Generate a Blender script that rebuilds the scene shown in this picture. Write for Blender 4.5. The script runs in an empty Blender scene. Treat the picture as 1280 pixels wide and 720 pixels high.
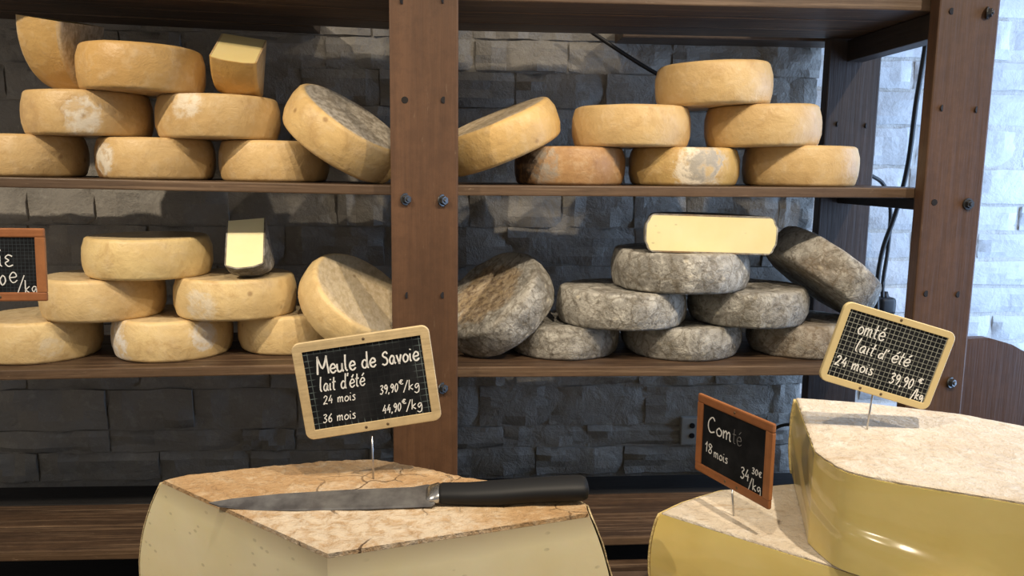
import bpy, bmesh, math, random
from mathutils import Vector, Matrix, noise

scene = bpy.context.scene
COL = scene.collection
R = math.radians

# ------------------------------------------------------------------ camera
FPX = 1000.0
EYE = Vector((0.0, 0.0, 1.45))
PITCH, YAW, ROLL = R(8.4), R(-4.0), 0.012
CAM_M = Matrix.Rotation(YAW, 3, 'Z') @ Matrix.Rotation(R(90) - PITCH, 3, 'X') @ Matrix.Rotation(ROLL, 3, 'Z')
cam_d = bpy.data.cameras.new('camera')
cam_d.sensor_fit = 'HORIZONTAL'; cam_d.sensor_width = 36.0
cam_d.lens = FPX / 1280 * 36.0
cam_d.clip_start = 0.02
cam = bpy.data.objects.new('camera', cam_d); COL.objects.link(cam)
cam.matrix_world = Matrix.Translation(EYE) @ CAM_M.to_4x4()
scene.camera = cam

# ------------------------------------------------------------------ world, lights, exposure
world = bpy.data.worlds.new('world'); scene.world = world
world.use_nodes = True
world.node_tree.nodes['Background'].inputs[0].default_value = (1.0, 0.93, 0.85, 1)
world.node_tree.nodes['Background'].inputs[1].default_value = 0.31
scene.view_settings.view_transform = 'Standard'
scene.view_settings.look = 'None'
scene.view_settings.exposure = 0.0
scene.view_settings.gamma = 1.0
scene.view_settings.use_curve_mapping = False

def spot(name, loc, target, power, color, size=75, radius=0.03, blend=0.6):
    d = bpy.data.lights.new(name, 'SPOT'); d.energy = power; d.color = color
    d.spot_size = R(size); d.spot_blend = blend; d.shadow_soft_size = radius
    o = bpy.data.objects.new(name, d); COL.objects.link(o)
    o.location = loc
    o.rotation_euler = (Vector(target) - Vector(loc)).to_track_quat('-Z', 'Y').to_euler()
    return o
WARM = (1.0, 0.85, 0.65)
spot('track_spot', (-1.60, 0.40, 2.75), (-0.60, 1.75, 0.95), 150, WARM, 66, 0.025, 1.0)
spot('track_spot', (0.00, 0.40, 2.85), (-0.05, 1.45, 0.95), 60, WARM, 80, 0.025, 1.0)
spot('track_spot', (0.75, 0.30, 2.85), (0.38, 1.25, 0.95), 125, WARM, 70, 0.022, 1.0)
spot('track_spot', (1.60, 0.40, 2.75), (0.45, 1.75, 1.20), 75, WARM, 52, 0.025, 0.8)
# daylight of the shop window on the right-hand side
ad = bpy.data.lights.new('window_daylight', 'AREA'); ad.shape = 'RECTANGLE'
ad.size = 1.0; ad.size_y = 1.6; ad.energy = 38; ad.color = (0.40, 0.62, 1.0)
ao = bpy.data.objects.new('window_daylight', ad); COL.objects.link(ao)
ao.location = (2.05, 1.55, 1.45)
ao.rotation_euler = (R(90), 0, R(90))

# ------------------------------------------------------------------ projection helpers (pixel of the 1280x720 frame -> point at a real depth)
def ray(px, py):
    return CAM_M @ Vector(((px - 640) / FPX, -(py - 360) / FPX, -1.0))
def PY(px, py, Y):
    d = ray(px, py); return EYE + d * ((Y - EYE.y) / d.y)
def PZ(px, py, Z):
    d = ray(px, py); return EYE + d * ((Z - EYE.z) / d.z)
def depth(p):
    return -(CAM_M.transposed() @ (Vector(p) - EYE)).z

# ------------------------------------------------------------------ object helpers
def tag(o, label=None, cat=None, group=None, kind=None):
    if label: o['label'] = label
    if cat: o['category'] = cat
    if group: o['group'] = group
    if kind: o['kind'] = kind
    return o
def empty(name, loc=(0, 0, 0), label=None, cat=None, group=None):
    o = bpy.data.objects.new(name, None); o.empty_display_size = 0.05
    COL.objects.link(o); o.location = loc
    return tag(o, label, cat, group)
def link_mesh(name, me, mat=None, parent=None, loc=None, smooth=False):
    o = bpy.data.objects.new(name, me); COL.objects.link(o)
    if mat and not me.materials: me.materials.append(mat)
    if parent: o.parent = parent
    if loc is not None: o.location = loc
    if smooth:
        me.polygons.foreach_set('use_smooth', [True] * len(me.polygons))
    return o
def bm_obj(name, bm, mat=None, parent=None, loc=None, smooth=False):
    bmesh.ops.recalc_face_normals(bm, faces=bm.faces)
    me = bpy.data.meshes.new(name); bm.to_mesh(me); bm.free()
    return link_mesh(name, me, mat, parent, loc, smooth)
def box_bm(sx, sy, sz, bevel=0.003, seg=2):
    bm = bmesh.new(); bmesh.ops.create_cube(bm, size=1)
    for v in bm.verts: v.co = Vector((v.co.x * sx, v.co.y * sy, v.co.z * sz))
    if bevel > 0:
        bmesh.ops.bevel(bm, geom=bm.edges[:], offset=bevel, segments=seg, affect='EDGES', profile=0.6)
    return bm
def box(name, lo, hi, mat, parent=None, bevel=0.003):
    lo, hi = Vector(lo), Vector(hi); c = (lo + hi) / 2; s = hi - lo
    return bm_obj(name, box_bm(s.x, s.y, s.z, bevel), mat, parent, c)
def catmull(pts, n=6):
    pts = [Vector(p) for p in pts]
    if len(pts) < 3: return pts
    out = []
    for i in range(len(pts) - 1):
        p0 = pts[max(i - 1, 0)]; p1 = pts[i]; p2 = pts[i + 1]; p3 = pts[min(i + 2, len(pts) - 1)]
        for k in range(n):
            t = k / n
            out.append(0.5 * ((2 * p1) + (p2 - p0) * t + (2 * p0 - 5 * p1 + 4 * p2 - p3) * t * t + (3 * p1 - p0 - 3 * p2 + p3) * t ** 3))
    out.append(pts[-1]); return out
def tube_bm(pts, r, seg=10, bm=None):
    bm = bm or bmesh.new(); rings = []
    up = Vector((0.13, 0.2, 0.97)).normalized()
    for i, p in enumerate(pts):
        t = (pts[min(i + 1, len(pts) - 1)] - pts[max(i - 1, 0)]).normalized()
        a = t.cross(up)
        if a.length < 0.05: a = t.cross(Vector((1, 0, 0)))
        a.normalize(); b = t.cross(a)
        rr = r(i / max(1, len(pts) - 1)) if callable(r) else r
        rings.append([bm.verts.new(p + (a * math.cos(2 * math.pi * k / seg) + b * math.sin(2 * math.pi * k / seg)) * rr) for k in range(seg)])
    for i in range(len(rings) - 1):
        for k in range(seg):
            bm.faces.new((rings[i][k], rings[i][(k + 1) % seg], rings[i + 1][(k + 1) % seg], rings[i + 1][k]))
    bm.faces.new(rings[0]); bm.faces.new(rings[-1][::-1])
    return bm

# ------------------------------------------------------------------ material helpers
class NM:
    def __init__(s, name, rough=0.6, coord='Object', spec=0.5):
        s.m = bpy.data.materials.new(name); s.m.use_nodes = True
        s.nt = s.m.node_tree; s.b = s.nt.nodes['Principled BSDF']
        s.b.inputs['Roughness'].default_value = rough
        s.b.inputs['Specular IOR Level'].default_value = spec
        s.tc = s.nt.nodes.new('ShaderNodeTexCoord'); s.co = s.tc.outputs[coord]
    def n(s, t, **k):
        o = s.nt.nodes.new(t)
        for a, v in k.items(): setattr(o, a, v)
        return o
    def L(s, a, b): s.nt.links.new(a, b)
    def put(s, sock, v):
        if hasattr(v, 'is_output') or isinstance(v, bpy.types.NodeSocket): s.L(v, sock)
        else:
            if isinstance(v, (tuple, list)) and len(v) == 3 and sock.type == 'RGBA': v = (*v, 1)
            sock.default_value = v
    def mapping(s, scale=(1, 1, 1), loc=(0, 0, 0), rot=(0, 0, 0), src=None):
        m = s.n('ShaderNodeMapping'); s.L(src or s.co, m.inputs[0])
        m.inputs['Scale'].default_value = scale; m.inputs['Location'].default_value = loc; m.inputs['Rotation'].default_value = rot
        return m.outputs[0]
    def rand_off(s, src=None):
        oi = s.n('ShaderNodeObjectInfo'); mu = s.n('ShaderNodeMath', operation='MULTIPLY'); s.L(oi.outputs['Random'], mu.inputs[0]); mu.inputs[1].default_value = 37.0
        cx = s.n('ShaderNodeCombineXYZ')
        for i in range(3): s.L(mu.outputs[0], cx.inputs[i])
        va = s.n('ShaderNodeVectorMath', operation='ADD'); s.L(src or s.co, va.inputs[0]); s.L(cx.outputs[0], va.inputs[1])
        return va.outputs[0]
    def noise(s, scale=5, detail=4, rough=0.55, vec=None, dist=0.0):
        o = s.n('ShaderNodeTexNoise'); s.L(vec or s.co, o.inputs['Vector'])
        o.inputs['Scale'].default_value = scale; o.inputs['Detail'].default_value = detail
        o.inputs['Roughness'].default_value = rough; o.inputs['Distortion'].default_value = dist
        return o.outputs['Fac']
    def voro(s, scale=5, vec=None, feature='F1', out='Distance'):
        o = s.n('ShaderNodeTexVoronoi', feature=feature); s.L(vec or s.co, o.inputs['Vector']); o.inputs['Scale'].default_value = scale
        return o.outputs[out]
    def ramp(s, f, stops):
        o = s.n('ShaderNodeValToRGB'); s.L(f, o.inputs[0]); e = o.color_ramp.elements
        while len(e) < len(stops): e.new(0.5)
        for i, (p, c) in enumerate(stops):
            e[i].position = p
            e[i].color = (c, c, c, 1) if not isinstance(c, (tuple, list)) else (*c, 1)
        return o.outputs[0]
    def mix(s, f, a, b, mode='MIX'):
        o = s.n('ShaderNodeMix', data_type='RGBA', blend_type=mode)
        s.put(o.inputs[0], f); s.put(o.inputs[6], a); s.put(o.inputs[7], b); return o.outputs[2]
    def math(s, op, a, b=0.0, clamp=False):
        o = s.n('ShaderNodeMath', operation=op, use_clamp=clamp); s.put(o.inputs[0], a); s.put(o.inputs[1], b); return o.outputs[0]
    def dist(s, pos, scale=(1, 1, 1)):
        a = s.n('ShaderNodeVectorMath', operation='SUBTRACT'); s.L(s.co, a.inputs[0]); a.inputs[1].default_value = pos
        b = s.n('ShaderNodeVectorMath', operation='MULTIPLY'); s.L(a.outputs[0], b.inputs[0]); b.inputs[1].default_value = scale
        c = s.n('ShaderNodeVectorMath', operation='LENGTH'); s.L(b.outputs[0], c.inputs[0]); return c.outputs['Value']
    def bump(s, h, strength=0.3, dist=0.01, prev=None):
        o = s.n('ShaderNodeBump'); o.inputs['Strength'].default_value = strength; o.inputs['Distance'].default_value = dist
        s.L(h, o.inputs['Height'])
        if prev: s.L(prev, o.inputs['Normal'])
        s.L(o.outputs[0], s.b.inputs['Normal']); return o.outputs[0]
    def color(s, c): s.put(s.b.inputs['Base Color'], c); return s.m

def plain(name, c, rough=0.5, metal=0.0, spec=0.5):
    k = NM(name, rough, spec=spec); k.b.inputs['Metallic'].default_value = metal
    n = k.noise(60, 3); k.color(k.mix(k.math('MULTIPLY', n, 0.3), c, tuple(x * 0.7 for x in c)))
    return k.m

def wood(name, light, dark, axis, rough=0.5, scuff=0.0, worn=False):
    k = NM(name, rough)
    sc = [14, 14, 14]; sc[axis] = 0.7
    v = k.rand_off(k.mapping(tuple(sc)))
    g = k.noise(1.3, 6, 0.62, v, 0.5)
    g2 = k.noise(7, 3, 0.6, v)
    c = k.mix(k.ramp(g, [(0.32, 0), (0.68, 1)]), dark, light)
    c = k.mix(k.math('MULTIPLY', k.ramp(g2, [(0.33, 1), (0.52, 0)]), 0.30), c, tuple(x * 0.6 for x in dark))
    big = k.noise(4, 3, 0.5, k.rand_off())
    c = k.mix(k.math('MULTIPLY', k.ramp(big, [(0.35, 1), (0.6, 0)]), 0.35), c, tuple(x * 0.6 for x in dark))
    fm = k.noise(38, 5, 0.7, k.rand_off())
    c = k.mix(k.math('MULTIPLY', k.ramp(fm, [(0.40, 1), (0.58, 0)]), 0.28), c, tuple(x * 0.5 for x in dark))
    if scuff:
        sc2 = [40, 40, 40]; sc2[axis] = 8
        s = k.ramp(k.noise(2.2, 5, 0.7, k.rand_off(k.mapping(tuple(sc2)))), [(0.66, 0), (0.74, 1)])
        c = k.mix(k.math('MULTIPLY', s, scuff), c, (0.55, 0.42, 0.28))
    if worn:                                       # the long front edge is rubbed pale
        sx = k.n('ShaderNodeSeparateXYZ'); k.L(k.co, sx.inputs[0])
        wl = k.noise(2.5, 6, 0.7, k.rand_off(k.mapping((6, 30, 30))))
        e = k.math('ADD', sx.outputs[1], k.math('MULTIPLY', k.math('SUBTRACT', wl, 0.5), 0.03))
        m = k.ramp(k.math('ADD', k.math('MULTIPLY', e, 10), 1.0), [(0.40, 1), (0.49, 0)])
        c = k.mix(k.math('MULTIPLY', k.math('MULTIPLY', m, wl), 0.55), c, (0.27, 0.165, 0.09))
        st = k.ramp(k.noise(2.0, 5, 0.7, k.rand_off(k.mapping((1.5, 60, 60)))), [(0.52, 0), (0.68, 1)])
        c = k.mix(k.math('MULTIPLY', st, 0.7), c, (0.25, 0.165, 0.10))
    k.bump(g2, 0.25, 0.004)
    return k.color(c)

WOOD_Z = wood('brown_post_wood', (0.136, 0.067, 0.033), (0.094, 0.045, 0.022), 2, 0.5, 0.14)
WOOD_X = wood('brown_plank_wood', (0.104, 0.059, 0.032), (0.042, 0.024, 0.015), 0, 0.5, 0.5, True)
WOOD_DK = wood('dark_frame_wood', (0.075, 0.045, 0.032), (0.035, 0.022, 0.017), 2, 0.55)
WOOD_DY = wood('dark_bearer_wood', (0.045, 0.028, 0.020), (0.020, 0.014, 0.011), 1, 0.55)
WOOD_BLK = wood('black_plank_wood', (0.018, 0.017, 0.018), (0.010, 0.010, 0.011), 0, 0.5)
STEEL = plain('bolt_steel', (0.085, 0.085, 0.085), 0.42, 0.8)
HOLE = plain('screw_hole_dark', (0.012, 0.009, 0.008), 0.9)
BLACK = plain('black_rubber', (0.012, 0.012, 0.013), 0.45)

# ------------------------------------------------------------------ setting: floor, stone walls
SHY = 1.635                                    # front edges of the shelf planks
YW, YW2 = 2.15, 2.24                           # faces of the grey stone wall and the white wall beside it
XC = PY(1019, 200, YW).x                       # corner where the grey stone ends

def stone_mat(name, a, b, mould, bump):
    k = NM(name, 0.85, spec=0.2)
    v = k.rand_off(k.mapping((1, 1, 1)))
    oi = k.n('ShaderNodeObjectInfo')
    tcw = k.n('ShaderNodeNewGeometry')
    p = tcw.outputs['Position']
    n1 = k.noise(7, 5, 0.6, p); n2 = k.noise(28, 6, 0.65, p, 0.2)
    c = k.mix(k.ramp(n1, [(0.35, 0), (0.65, 1)]), a, b)
    c = k.mix(k.math('MULTIPLY', oi.outputs['Random'], 0.35), c, tuple(x * 0.72 for x in b))
    c = k.mix(k.math('MULTIPLY', k.ramp(n2, [(0.52, 0), (0.72, 1)]), 0.5), c, mould)
    nb = k.noise(13, 8, 0.66, p, 0.3)
    k.bump(nb, bump, 0.03)
    return k.color(c)
STONE_G = stone_mat('grey_split_stone', (0.43, 0.40, 0.355), (0.32, 0.30, 0.27), (0.56, 0.53, 0.47), 0.6)
STONE_W = stone_mat('white_painted_stone', (0.84, 0.84, 0.84), (0.74, 0.74, 0.74), (0.50, 0.47, 0.42), 0.35)
MORT_G = stone_mat('grey_mortar', (0.44, 0.41, 0.37), (0.33, 0.31, 0.28), (0.50, 0.47, 0.41), 0.7)
MORT_W = stone_mat('pale_mortar', (0.78, 0.76, 0.72), (0.68, 0.65, 0.60), (0.55, 0.52, 0.46), 0.5)
FLOOR = plain('dark_floor_tile', (0.06, 0.055, 0.05), 0.6)

def stone_variants(n, rough, seed):
    out = []
    for q in range(n):
        random.seed(seed + q)
        bm = bmesh.new(); nx, nz = 6, 4; g = []
        for j in range(nz + 1):
            row = []
            for i in range(nx + 1):
                u, w = i / nx - 0.5, j / nz - 0.5
                edge = (i in (0, nx)) or (j in (0, nz))
                p = noise.noise(Vector((u * 3.1 + q * 9, w * 2.2, seed))) + 0.5 * noise.noise(Vector((u * 8, w * 6 + q * 5, seed + 3)))
                y = -0.5 - rough * (p + 0.3) + (0.45 if edge else 0.0) * 0.55
                jx = 0.018 * noise.noise(Vector((w * 5 + q, 3.3, i))) if i in (0, nx) else 0
                jz = 0.05 * noise.noise(Vector((u * 5 + q, 7.7, j))) if j in (0, nz) else 0
                row.append(bm.verts.new((u + jx, y, w + jz)))
            g.append(row)
        for j in range(nz):
            for i in range(nx):
                bm.faces.new((g[j][i], g[j][i + 1], g[j + 1][i + 1], g[j + 1][i]))
        # sides go back to y = +0.5
        ring = g[0] + [g[j][nx] for j in range(1, nz + 1)] + g[nz][::-1][1:] + [g[j][0] for j in range(nz - 1, 0, -1)]
        back = [bm.verts.new((v.co.x, 0.5, v.co.z)) for v in ring]
        for i in range(len(ring)):
            k = (i + 1) % len(ring); bm.faces.new((ring[k], ring[i], back[i], back[k]))
        bmesh.ops.recalc_face_normals(bm, faces=bm.faces)
        me = bpy.data.meshes.new('stone'); bm.to_mesh(me); bm.free()
        me.polygons.foreach_set('use_smooth', [True] * len(me.polygons)); me.set_sharp_from_angle(angle=R(38))
        out.append(me)
    return out

def stone_wall(name, x0, x1, yface, z0, z1, mat, mort, rough, seed, hr, wr, gap, ragged=False):
    wall = box(name, (x0, yface + 0.0005, 0.0), (x1 - (0.012 if ragged else 0), yface + 0.13, 2.6), mort, None, 0)
    tag(wall, kind='structure')
    vs = stone_variants(10, rough, seed)
    for m in vs: m.materials.append(mat)
    rnd = random.Random(seed)
    z = z0
    while z < z1:
        h = rnd.uniform(*hr); x = x0 - rnd.uniform(0, wr[0])
        while x < x1 - 0.02:
            w = rnd.uniform(*wr)
            if x + w > x1 - wr[0] * 0.5: w = x1 - x + (rnd.uniform(-0.012, 0.012) if ragged else 0)
            xa, xb = max(x, x0), x + w
            if xb - xa > 0.03:
                o = bpy.data.objects.new('stone', rnd.choice(vs)); COL.objects.link(o)
                o.parent = wall
                d = (0.021 if ragged else 0.024) + rnd.uniform(0, 0.007)
                o.location = Vector(((xa + xb) / 2, yface + 0.006 + rnd.uniform(-0.004, 0.004), z + h / 2)) - wall.location
                o.scale = (xb - xa - gap, d, h - gap)
            x += w
        z += h
    return wall
stone_wall('wall_back', -1.75, XC, YW, 0.60, 2.16, STONE_G, MORT_G, 0.60, 11, (0.055, 0.115), (0.14, 0.36), 0.0045, True)
stone_wall('wall_right', XC - 0.05, 2.35, YW2, 0.62, 2.16, STONE_W, MORT_W, 0.22, 57, (0.072, 0.125), (0.15, 0.33), 0.011)
tag(box('floor', (-3, -1.5, -0.05), (3.2, 2.6, 0.0), FLOOR, None, 0), kind='structure')

# ------------------------------------------------------------------ shelf rack
rack = empty('shelf_rack', (0, 1.62, 0), 'brown wooden shelf rack with bolted posts and plank shelves full of cheese', 'shelf')
RL = Vector(rack.location)
def rbox(name, lo, hi, mat, bevel=0.003, parent=None, base=None):
    o = box(name, Vector(lo) - RL, Vector(hi) - RL, mat, rack, bevel); return o
POST_Y = 1.60
cx0, cx1 = PY(489, 300, POST_Y).x, PY(572.5, 300, POST_Y).x
rx0, rx1 = PY(1154.5, 240, POST_Y).x, PY(1228, 240, POST_Y).x
rx0 -= 0.0
post_c = rbox('post', (cx0, POST_Y, 0), (cx1, POST_Y + 0.034, 2.3), WOOD_Z, 0.0035)
post_r = rbox('post', (rx0, POST_Y, 0), (rx1, POST_Y + 0.034, 2.3), WOOD_Z, 0.0035)
BPY = 2.0
bx0, bx1 = PY(1024, 260, BPY).x, PY(1088, 260, BPY).x
post_b = rbox('post', (bx0, BPY, 0), (bx1, BPY + 0.034, 2.3), WOOD_DK, 0.0035)
post_cb = rbox('post', (cx0 + 0.005, BPY, 0), (cx1 - 0.005, BPY + 0.034, 2.3), WOOD_DK, 0.0035)

def plank_set(xl, xr, zl, zr, th, yf, mats, splits):
    """lengthwise planks of one shelf between two ends; the shelf may run a little out of level"""
    ang = math.atan2(zr - zl, xr - xl); ln = math.hypot(xr - xl, zr - zl)
    for (ya, yb), m in zip(splits, mats):
        o = bm_obj('plank', box_bm(ln, yb - ya, th, 0.0025), m, rack)
        o.location = Vector(((xl + xr) / 2, (ya + yb) / 2, (zl + zr) / 2 - th / 2)) - RL
        o.rotation_euler = (0, -ang, 0)
SPL = lambda y: [(y, y + 0.118), (y + 0.122, y + 0.240), (y + 0.244, y + 0.355)]
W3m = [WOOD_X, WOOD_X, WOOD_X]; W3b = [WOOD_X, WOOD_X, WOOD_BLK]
xm = (cx0 + cx1) / 2
XRI = rx0 + 0.055
YL = 1.66                                       # left bay planks sit a little further back
XLE = -1.42
class Shelf: pass
def shelf(pl, pr, yf, xl, xr, th, mats):
    """pl, pr: two points seen on the top front edge"""
    a = PY(*pl, yf); b = PY(*pr, yf); s = (b.z - a.z) / (b.x - a.x)
    f = lambda x: a.z + (x - a.x) * s
    plank_set(xl, xr, f(xl), f(xr), th, yf, mats, SPL(yf))
    return f
top_r = shelf((700, -17), (1140, -6), SHY, xm + 0.002, XRI, 0.030, W3m)
s2_r = shelf((580, 231.5), (1140, 235), SHY, xm + 0.002, XRI, 0.021, W3m)
s3_r = shelf((580, 459), (1020, 457), SHY, xm + 0.002, XRI, 0.022, W3m)
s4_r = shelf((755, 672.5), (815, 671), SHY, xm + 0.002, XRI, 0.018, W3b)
top_l = shelf((10, -46), (480, -21), YL, XLE, xm - 0.002, 0.030, W3m)
s2_l = shelf((5, 221.5), (480, 231.5), YL, XLE, xm - 0.002, 0.020, W3m)
s3_l = shelf((5, 463), (365, 456), YL, XLE, xm - 0.002, 0.021, W3m)
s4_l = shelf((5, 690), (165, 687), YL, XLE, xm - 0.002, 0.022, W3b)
for f, px0, px1, xa, xb in ((top_l, None, 395, XLE, None), (top_r, 775, None, None, XRI)):
    xa = PY(px0, 40, 2.07).x if px0 else xa; xb = PY(px1, 40, 2.07).x if px1 else xb
    plank_set(xa, xb, f(xa), f(xb), 0.030, 0, [WOOD_X], [(2.034, 2.138)])  # extra back planks, added to block spot light from the wall behind
# bearers under the shelf ends, running from the front to the back post
for f, th, h in ((top_r, 0.030, 0.052), (s2_r, 0.021, 0.024), (s3_r, 0.022, 0.040), (s4_r, 0.018, 0.05)):
    x = rx0 + 0.010; z = f(x) - th - 0.0015
    rbox('bearer', (x, POST_Y + 0.036, z - h), (x + 0.045, BPY - 0.002, z), WOOD_DY, 0.002)
    z = f(xm) - th - 0.006
    rbox('bearer', (xm - 0.024, POST_Y + 0.036, z - h), (xm + 0.024, BPY - 0.002, z), WOOD_DY, 0.002)
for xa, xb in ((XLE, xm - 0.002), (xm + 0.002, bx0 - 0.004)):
    rbox('shade_board', (xa, 1.975, 0.05), (xb, 1.995, min(s4_l(xa), s4_r(xb)) - 0.05), WOOD_BLK, 0.002)  # added black boards standing in for the deep shade below the bottom shelf
# low front rail under the right bay
zr = PY(790, 707, SHY).z
rbox('front_rail', (cx1 + 0.004, SHY + 0.002, zr - 0.12), (rx0 - 0.004, SHY + 0.030, zr), WOOD_X, 0.003)

def bolt_bm():
    bm = bmesh.new()
    bmesh.ops.create_cone(bm, cap_ends=True, segments=20, radius1=0.0125, radius2=0.0118, depth=0.0024, matrix=Matrix.Translation((0, 0, 0.0012)))
    bmesh.ops.create_cone(bm, cap_ends=True, segments=6, radius1=0.0088, radius2=0.0084, depth=0.0065, matrix=Matrix.Translation((0, 0, 0.0056)))
    bmesh.ops.create_cone(bm, cap_ends=True, segments=12, radius1=0.0046, radius2=0.0036, depth=0.003, matrix=Matrix.Translation((0, 0, 0.0102)))
    return bm
def hole_bm():
    bm = bmesh.new()
    prof = [(0.0068, 0.0), (0.0064, 0.0006), (0.0040, 0.0007), (0.002, 0.0007), (0.0, 0.0007)]
    rings = [[bm.verts.new((r * math.cos(2 * math.pi * k / 16), r * math.sin(2 * math.pi * k / 16), z)) for k in range(16)] for r, z in prof[:-1]]
    c = bm.verts.new((0, 0, prof[-1][1]))
    for i in range(len(rings) - 1):
        for k in range(16): bm.faces.new((rings[i][k], rings[i][(k + 1) % 16], rings[i + 1][(k + 1) % 16], rings[i + 1][k]))
    for k in range(16): bm.faces.new((rings[-1][k], rings[-1][(k + 1) % 16], c))
    return bm
bolt_me = bpy.data.meshes.new('bolt'); b_ = bolt_bm(); b_.to_mesh(bolt_me); b_.free(); bolt_me.materials.append(STEEL)
hole_me = bpy.data.meshes.new('screw_hole'); b_ = hole_bm(); b_.to_mesh(hole_me); b_.free(); hole_me.materials.append(HOLE)
def fix(me, name, px, py, post, yf):
    o = link_mesh(name, me, None, post)
    o.location = PY(px, py, yf) - RL - Vector(post.location); o.rotation_euler = (R(90), 0, random.uniform(0, 1))
    return o
random.seed(5)
for px, py in ((507, 249), (553, 250.5), (553, 485), (510, 487)): fix(bolt_me, 'bolt', px, py, post_c, POST_Y)
for px, py in ((503, 1), (554, 0), (506, 125), (555, 125), (509, 369), (554, 369)): fix(hole_me, 'screw_hole', px, py, post_c, POST_Y)
for px, py in ((1234, 16), (1210, 255), (1188, 478)): fix(bolt_me, 'bolt', px, py, post_r, POST_Y)
for px, py in ((1190, 14), (1178, 135), (1221, 137), (1168, 253), (1158, 367), (1198, 368)): fix(hole_me, 'screw_hole', px, py, post_r, POST_Y)
for px, py in ((1047, 155), (1083, 157)): fix(hole_me, 'screw_hole', px, py, post_b, BPY)

# ------------------------------------------------------------------ cheese materials
def rind(name, seed, h, r, base=(0.68, 0.475, 0.22), dark=(0.46, 0.28, 0.11), patches=(), top_grey=0.35, spots=True):
    k = NM(name, 0.42, spec=0.35)
    rs = random.Random(seed)
    off = tuple(rs.uniform(-20, 20) for _ in range(3))
    v = k.mapping((1, 1, 1), off)
    n1 = k.noise(9, 5, 0.6, v); n2 = k.noise(45, 4, 0.6, v); n3 = k.noise(22, 6, 0.7, v, 0.5)
    c = k.mix(k.ramp(n1, [(0.36, 0), (0.66, 1)]), base, tuple(b * 0.55 + d * 0.45 for b, d in zip(base, dark)))
    c = k.mix(k.math('MULTIPLY', k.ramp(n3, [(0.52, 0), (0.70, 1)]), 0.6), c, dark)
    c = k.mix(k.math('MULTIPLY', k.ramp(n2, [(0.50, 0), (0.75, 1)]), 0.28), c, (0.80, 0.66, 0.45))
    # paler dusty flat faces
    sx = k.n('ShaderNodeSeparateXYZ'); k.L(k.co, sx.inputs[0])
    ab = k.math('ABSOLUTE', k.math('SUBTRACT', sx.outputs[2], h / 2))
    rad_ = k.math('SQRT', k.math('ADD', k.math('MULTIPLY', sx.outputs[0], sx.outputs[0]), k.math('MULTIPLY', sx.outputs[1], sx.outputs[1])))
    rad_ = k.math('ADD', rad_, k.math('MULTIPLY', k.math('SUBTRACT', n3, 0.5), 0.012))
    tm = k.math('MULTIPLY', k.math('GREATER_THAN', ab, h * 0.40), k.ramp(k.math('DIVIDE', rad_, r), [(0.86, 1), (0.91, 0)]))
    n4 = k.noise(90, 5, 0.7, k.mapping((1, 0.5, 1), off))
    dusty = k.mix(k.ramp(n4, [(0.40, 0), (0.60, 1)]), (0.64, 0.57, 0.46), (0.34, 0.285, 0.21))
    c = k.mix(k.math('MULTIPLY', tm, top_grey), c, dusty)
    if spots:
        vs = k.ramp(k.voro(13, v), [(0.045, 1), (0.10, 0)])
        c = k.mix(k.math('MULTIPLY', vs, 0.55), c, (0.20, 0.09, 0.03))
    for (px_, pz_, rad, col, amt) in patches:
        x = px_ * r; y = -math.sqrt(max(r * r - x * x, 0)); 
        d = k.dist((x, y, pz_ * h))
        d = k.math('ADD', d, k.math('MULTIPLY', k.math('SUBTRACT', n3, 0.5), rad * 1.5))
        d = k.math('ADD', d, k.math('MULTIPLY', k.math('SUBTRACT', n2, 0.5), rad * 0.9))
        m = k.ramp(k.math('DIVIDE', d, rad), [(0.66, 1), (0.86, 0)])
        fl = k.ramp(n2, [(0.38, 0.2), (0.54, 1)])
        c = k.mix(k.math('MULTIPLY', k.math('MULTIPLY', m, fl), amt), c, col)
    hb = k.math('ADD', k.math('MULTIPLY', n2, 0.5), k.math('MULTIPLY', n3, 0.8))
    k.bump(hb, 0.45, 0.007)
    return k.color(c)

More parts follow.
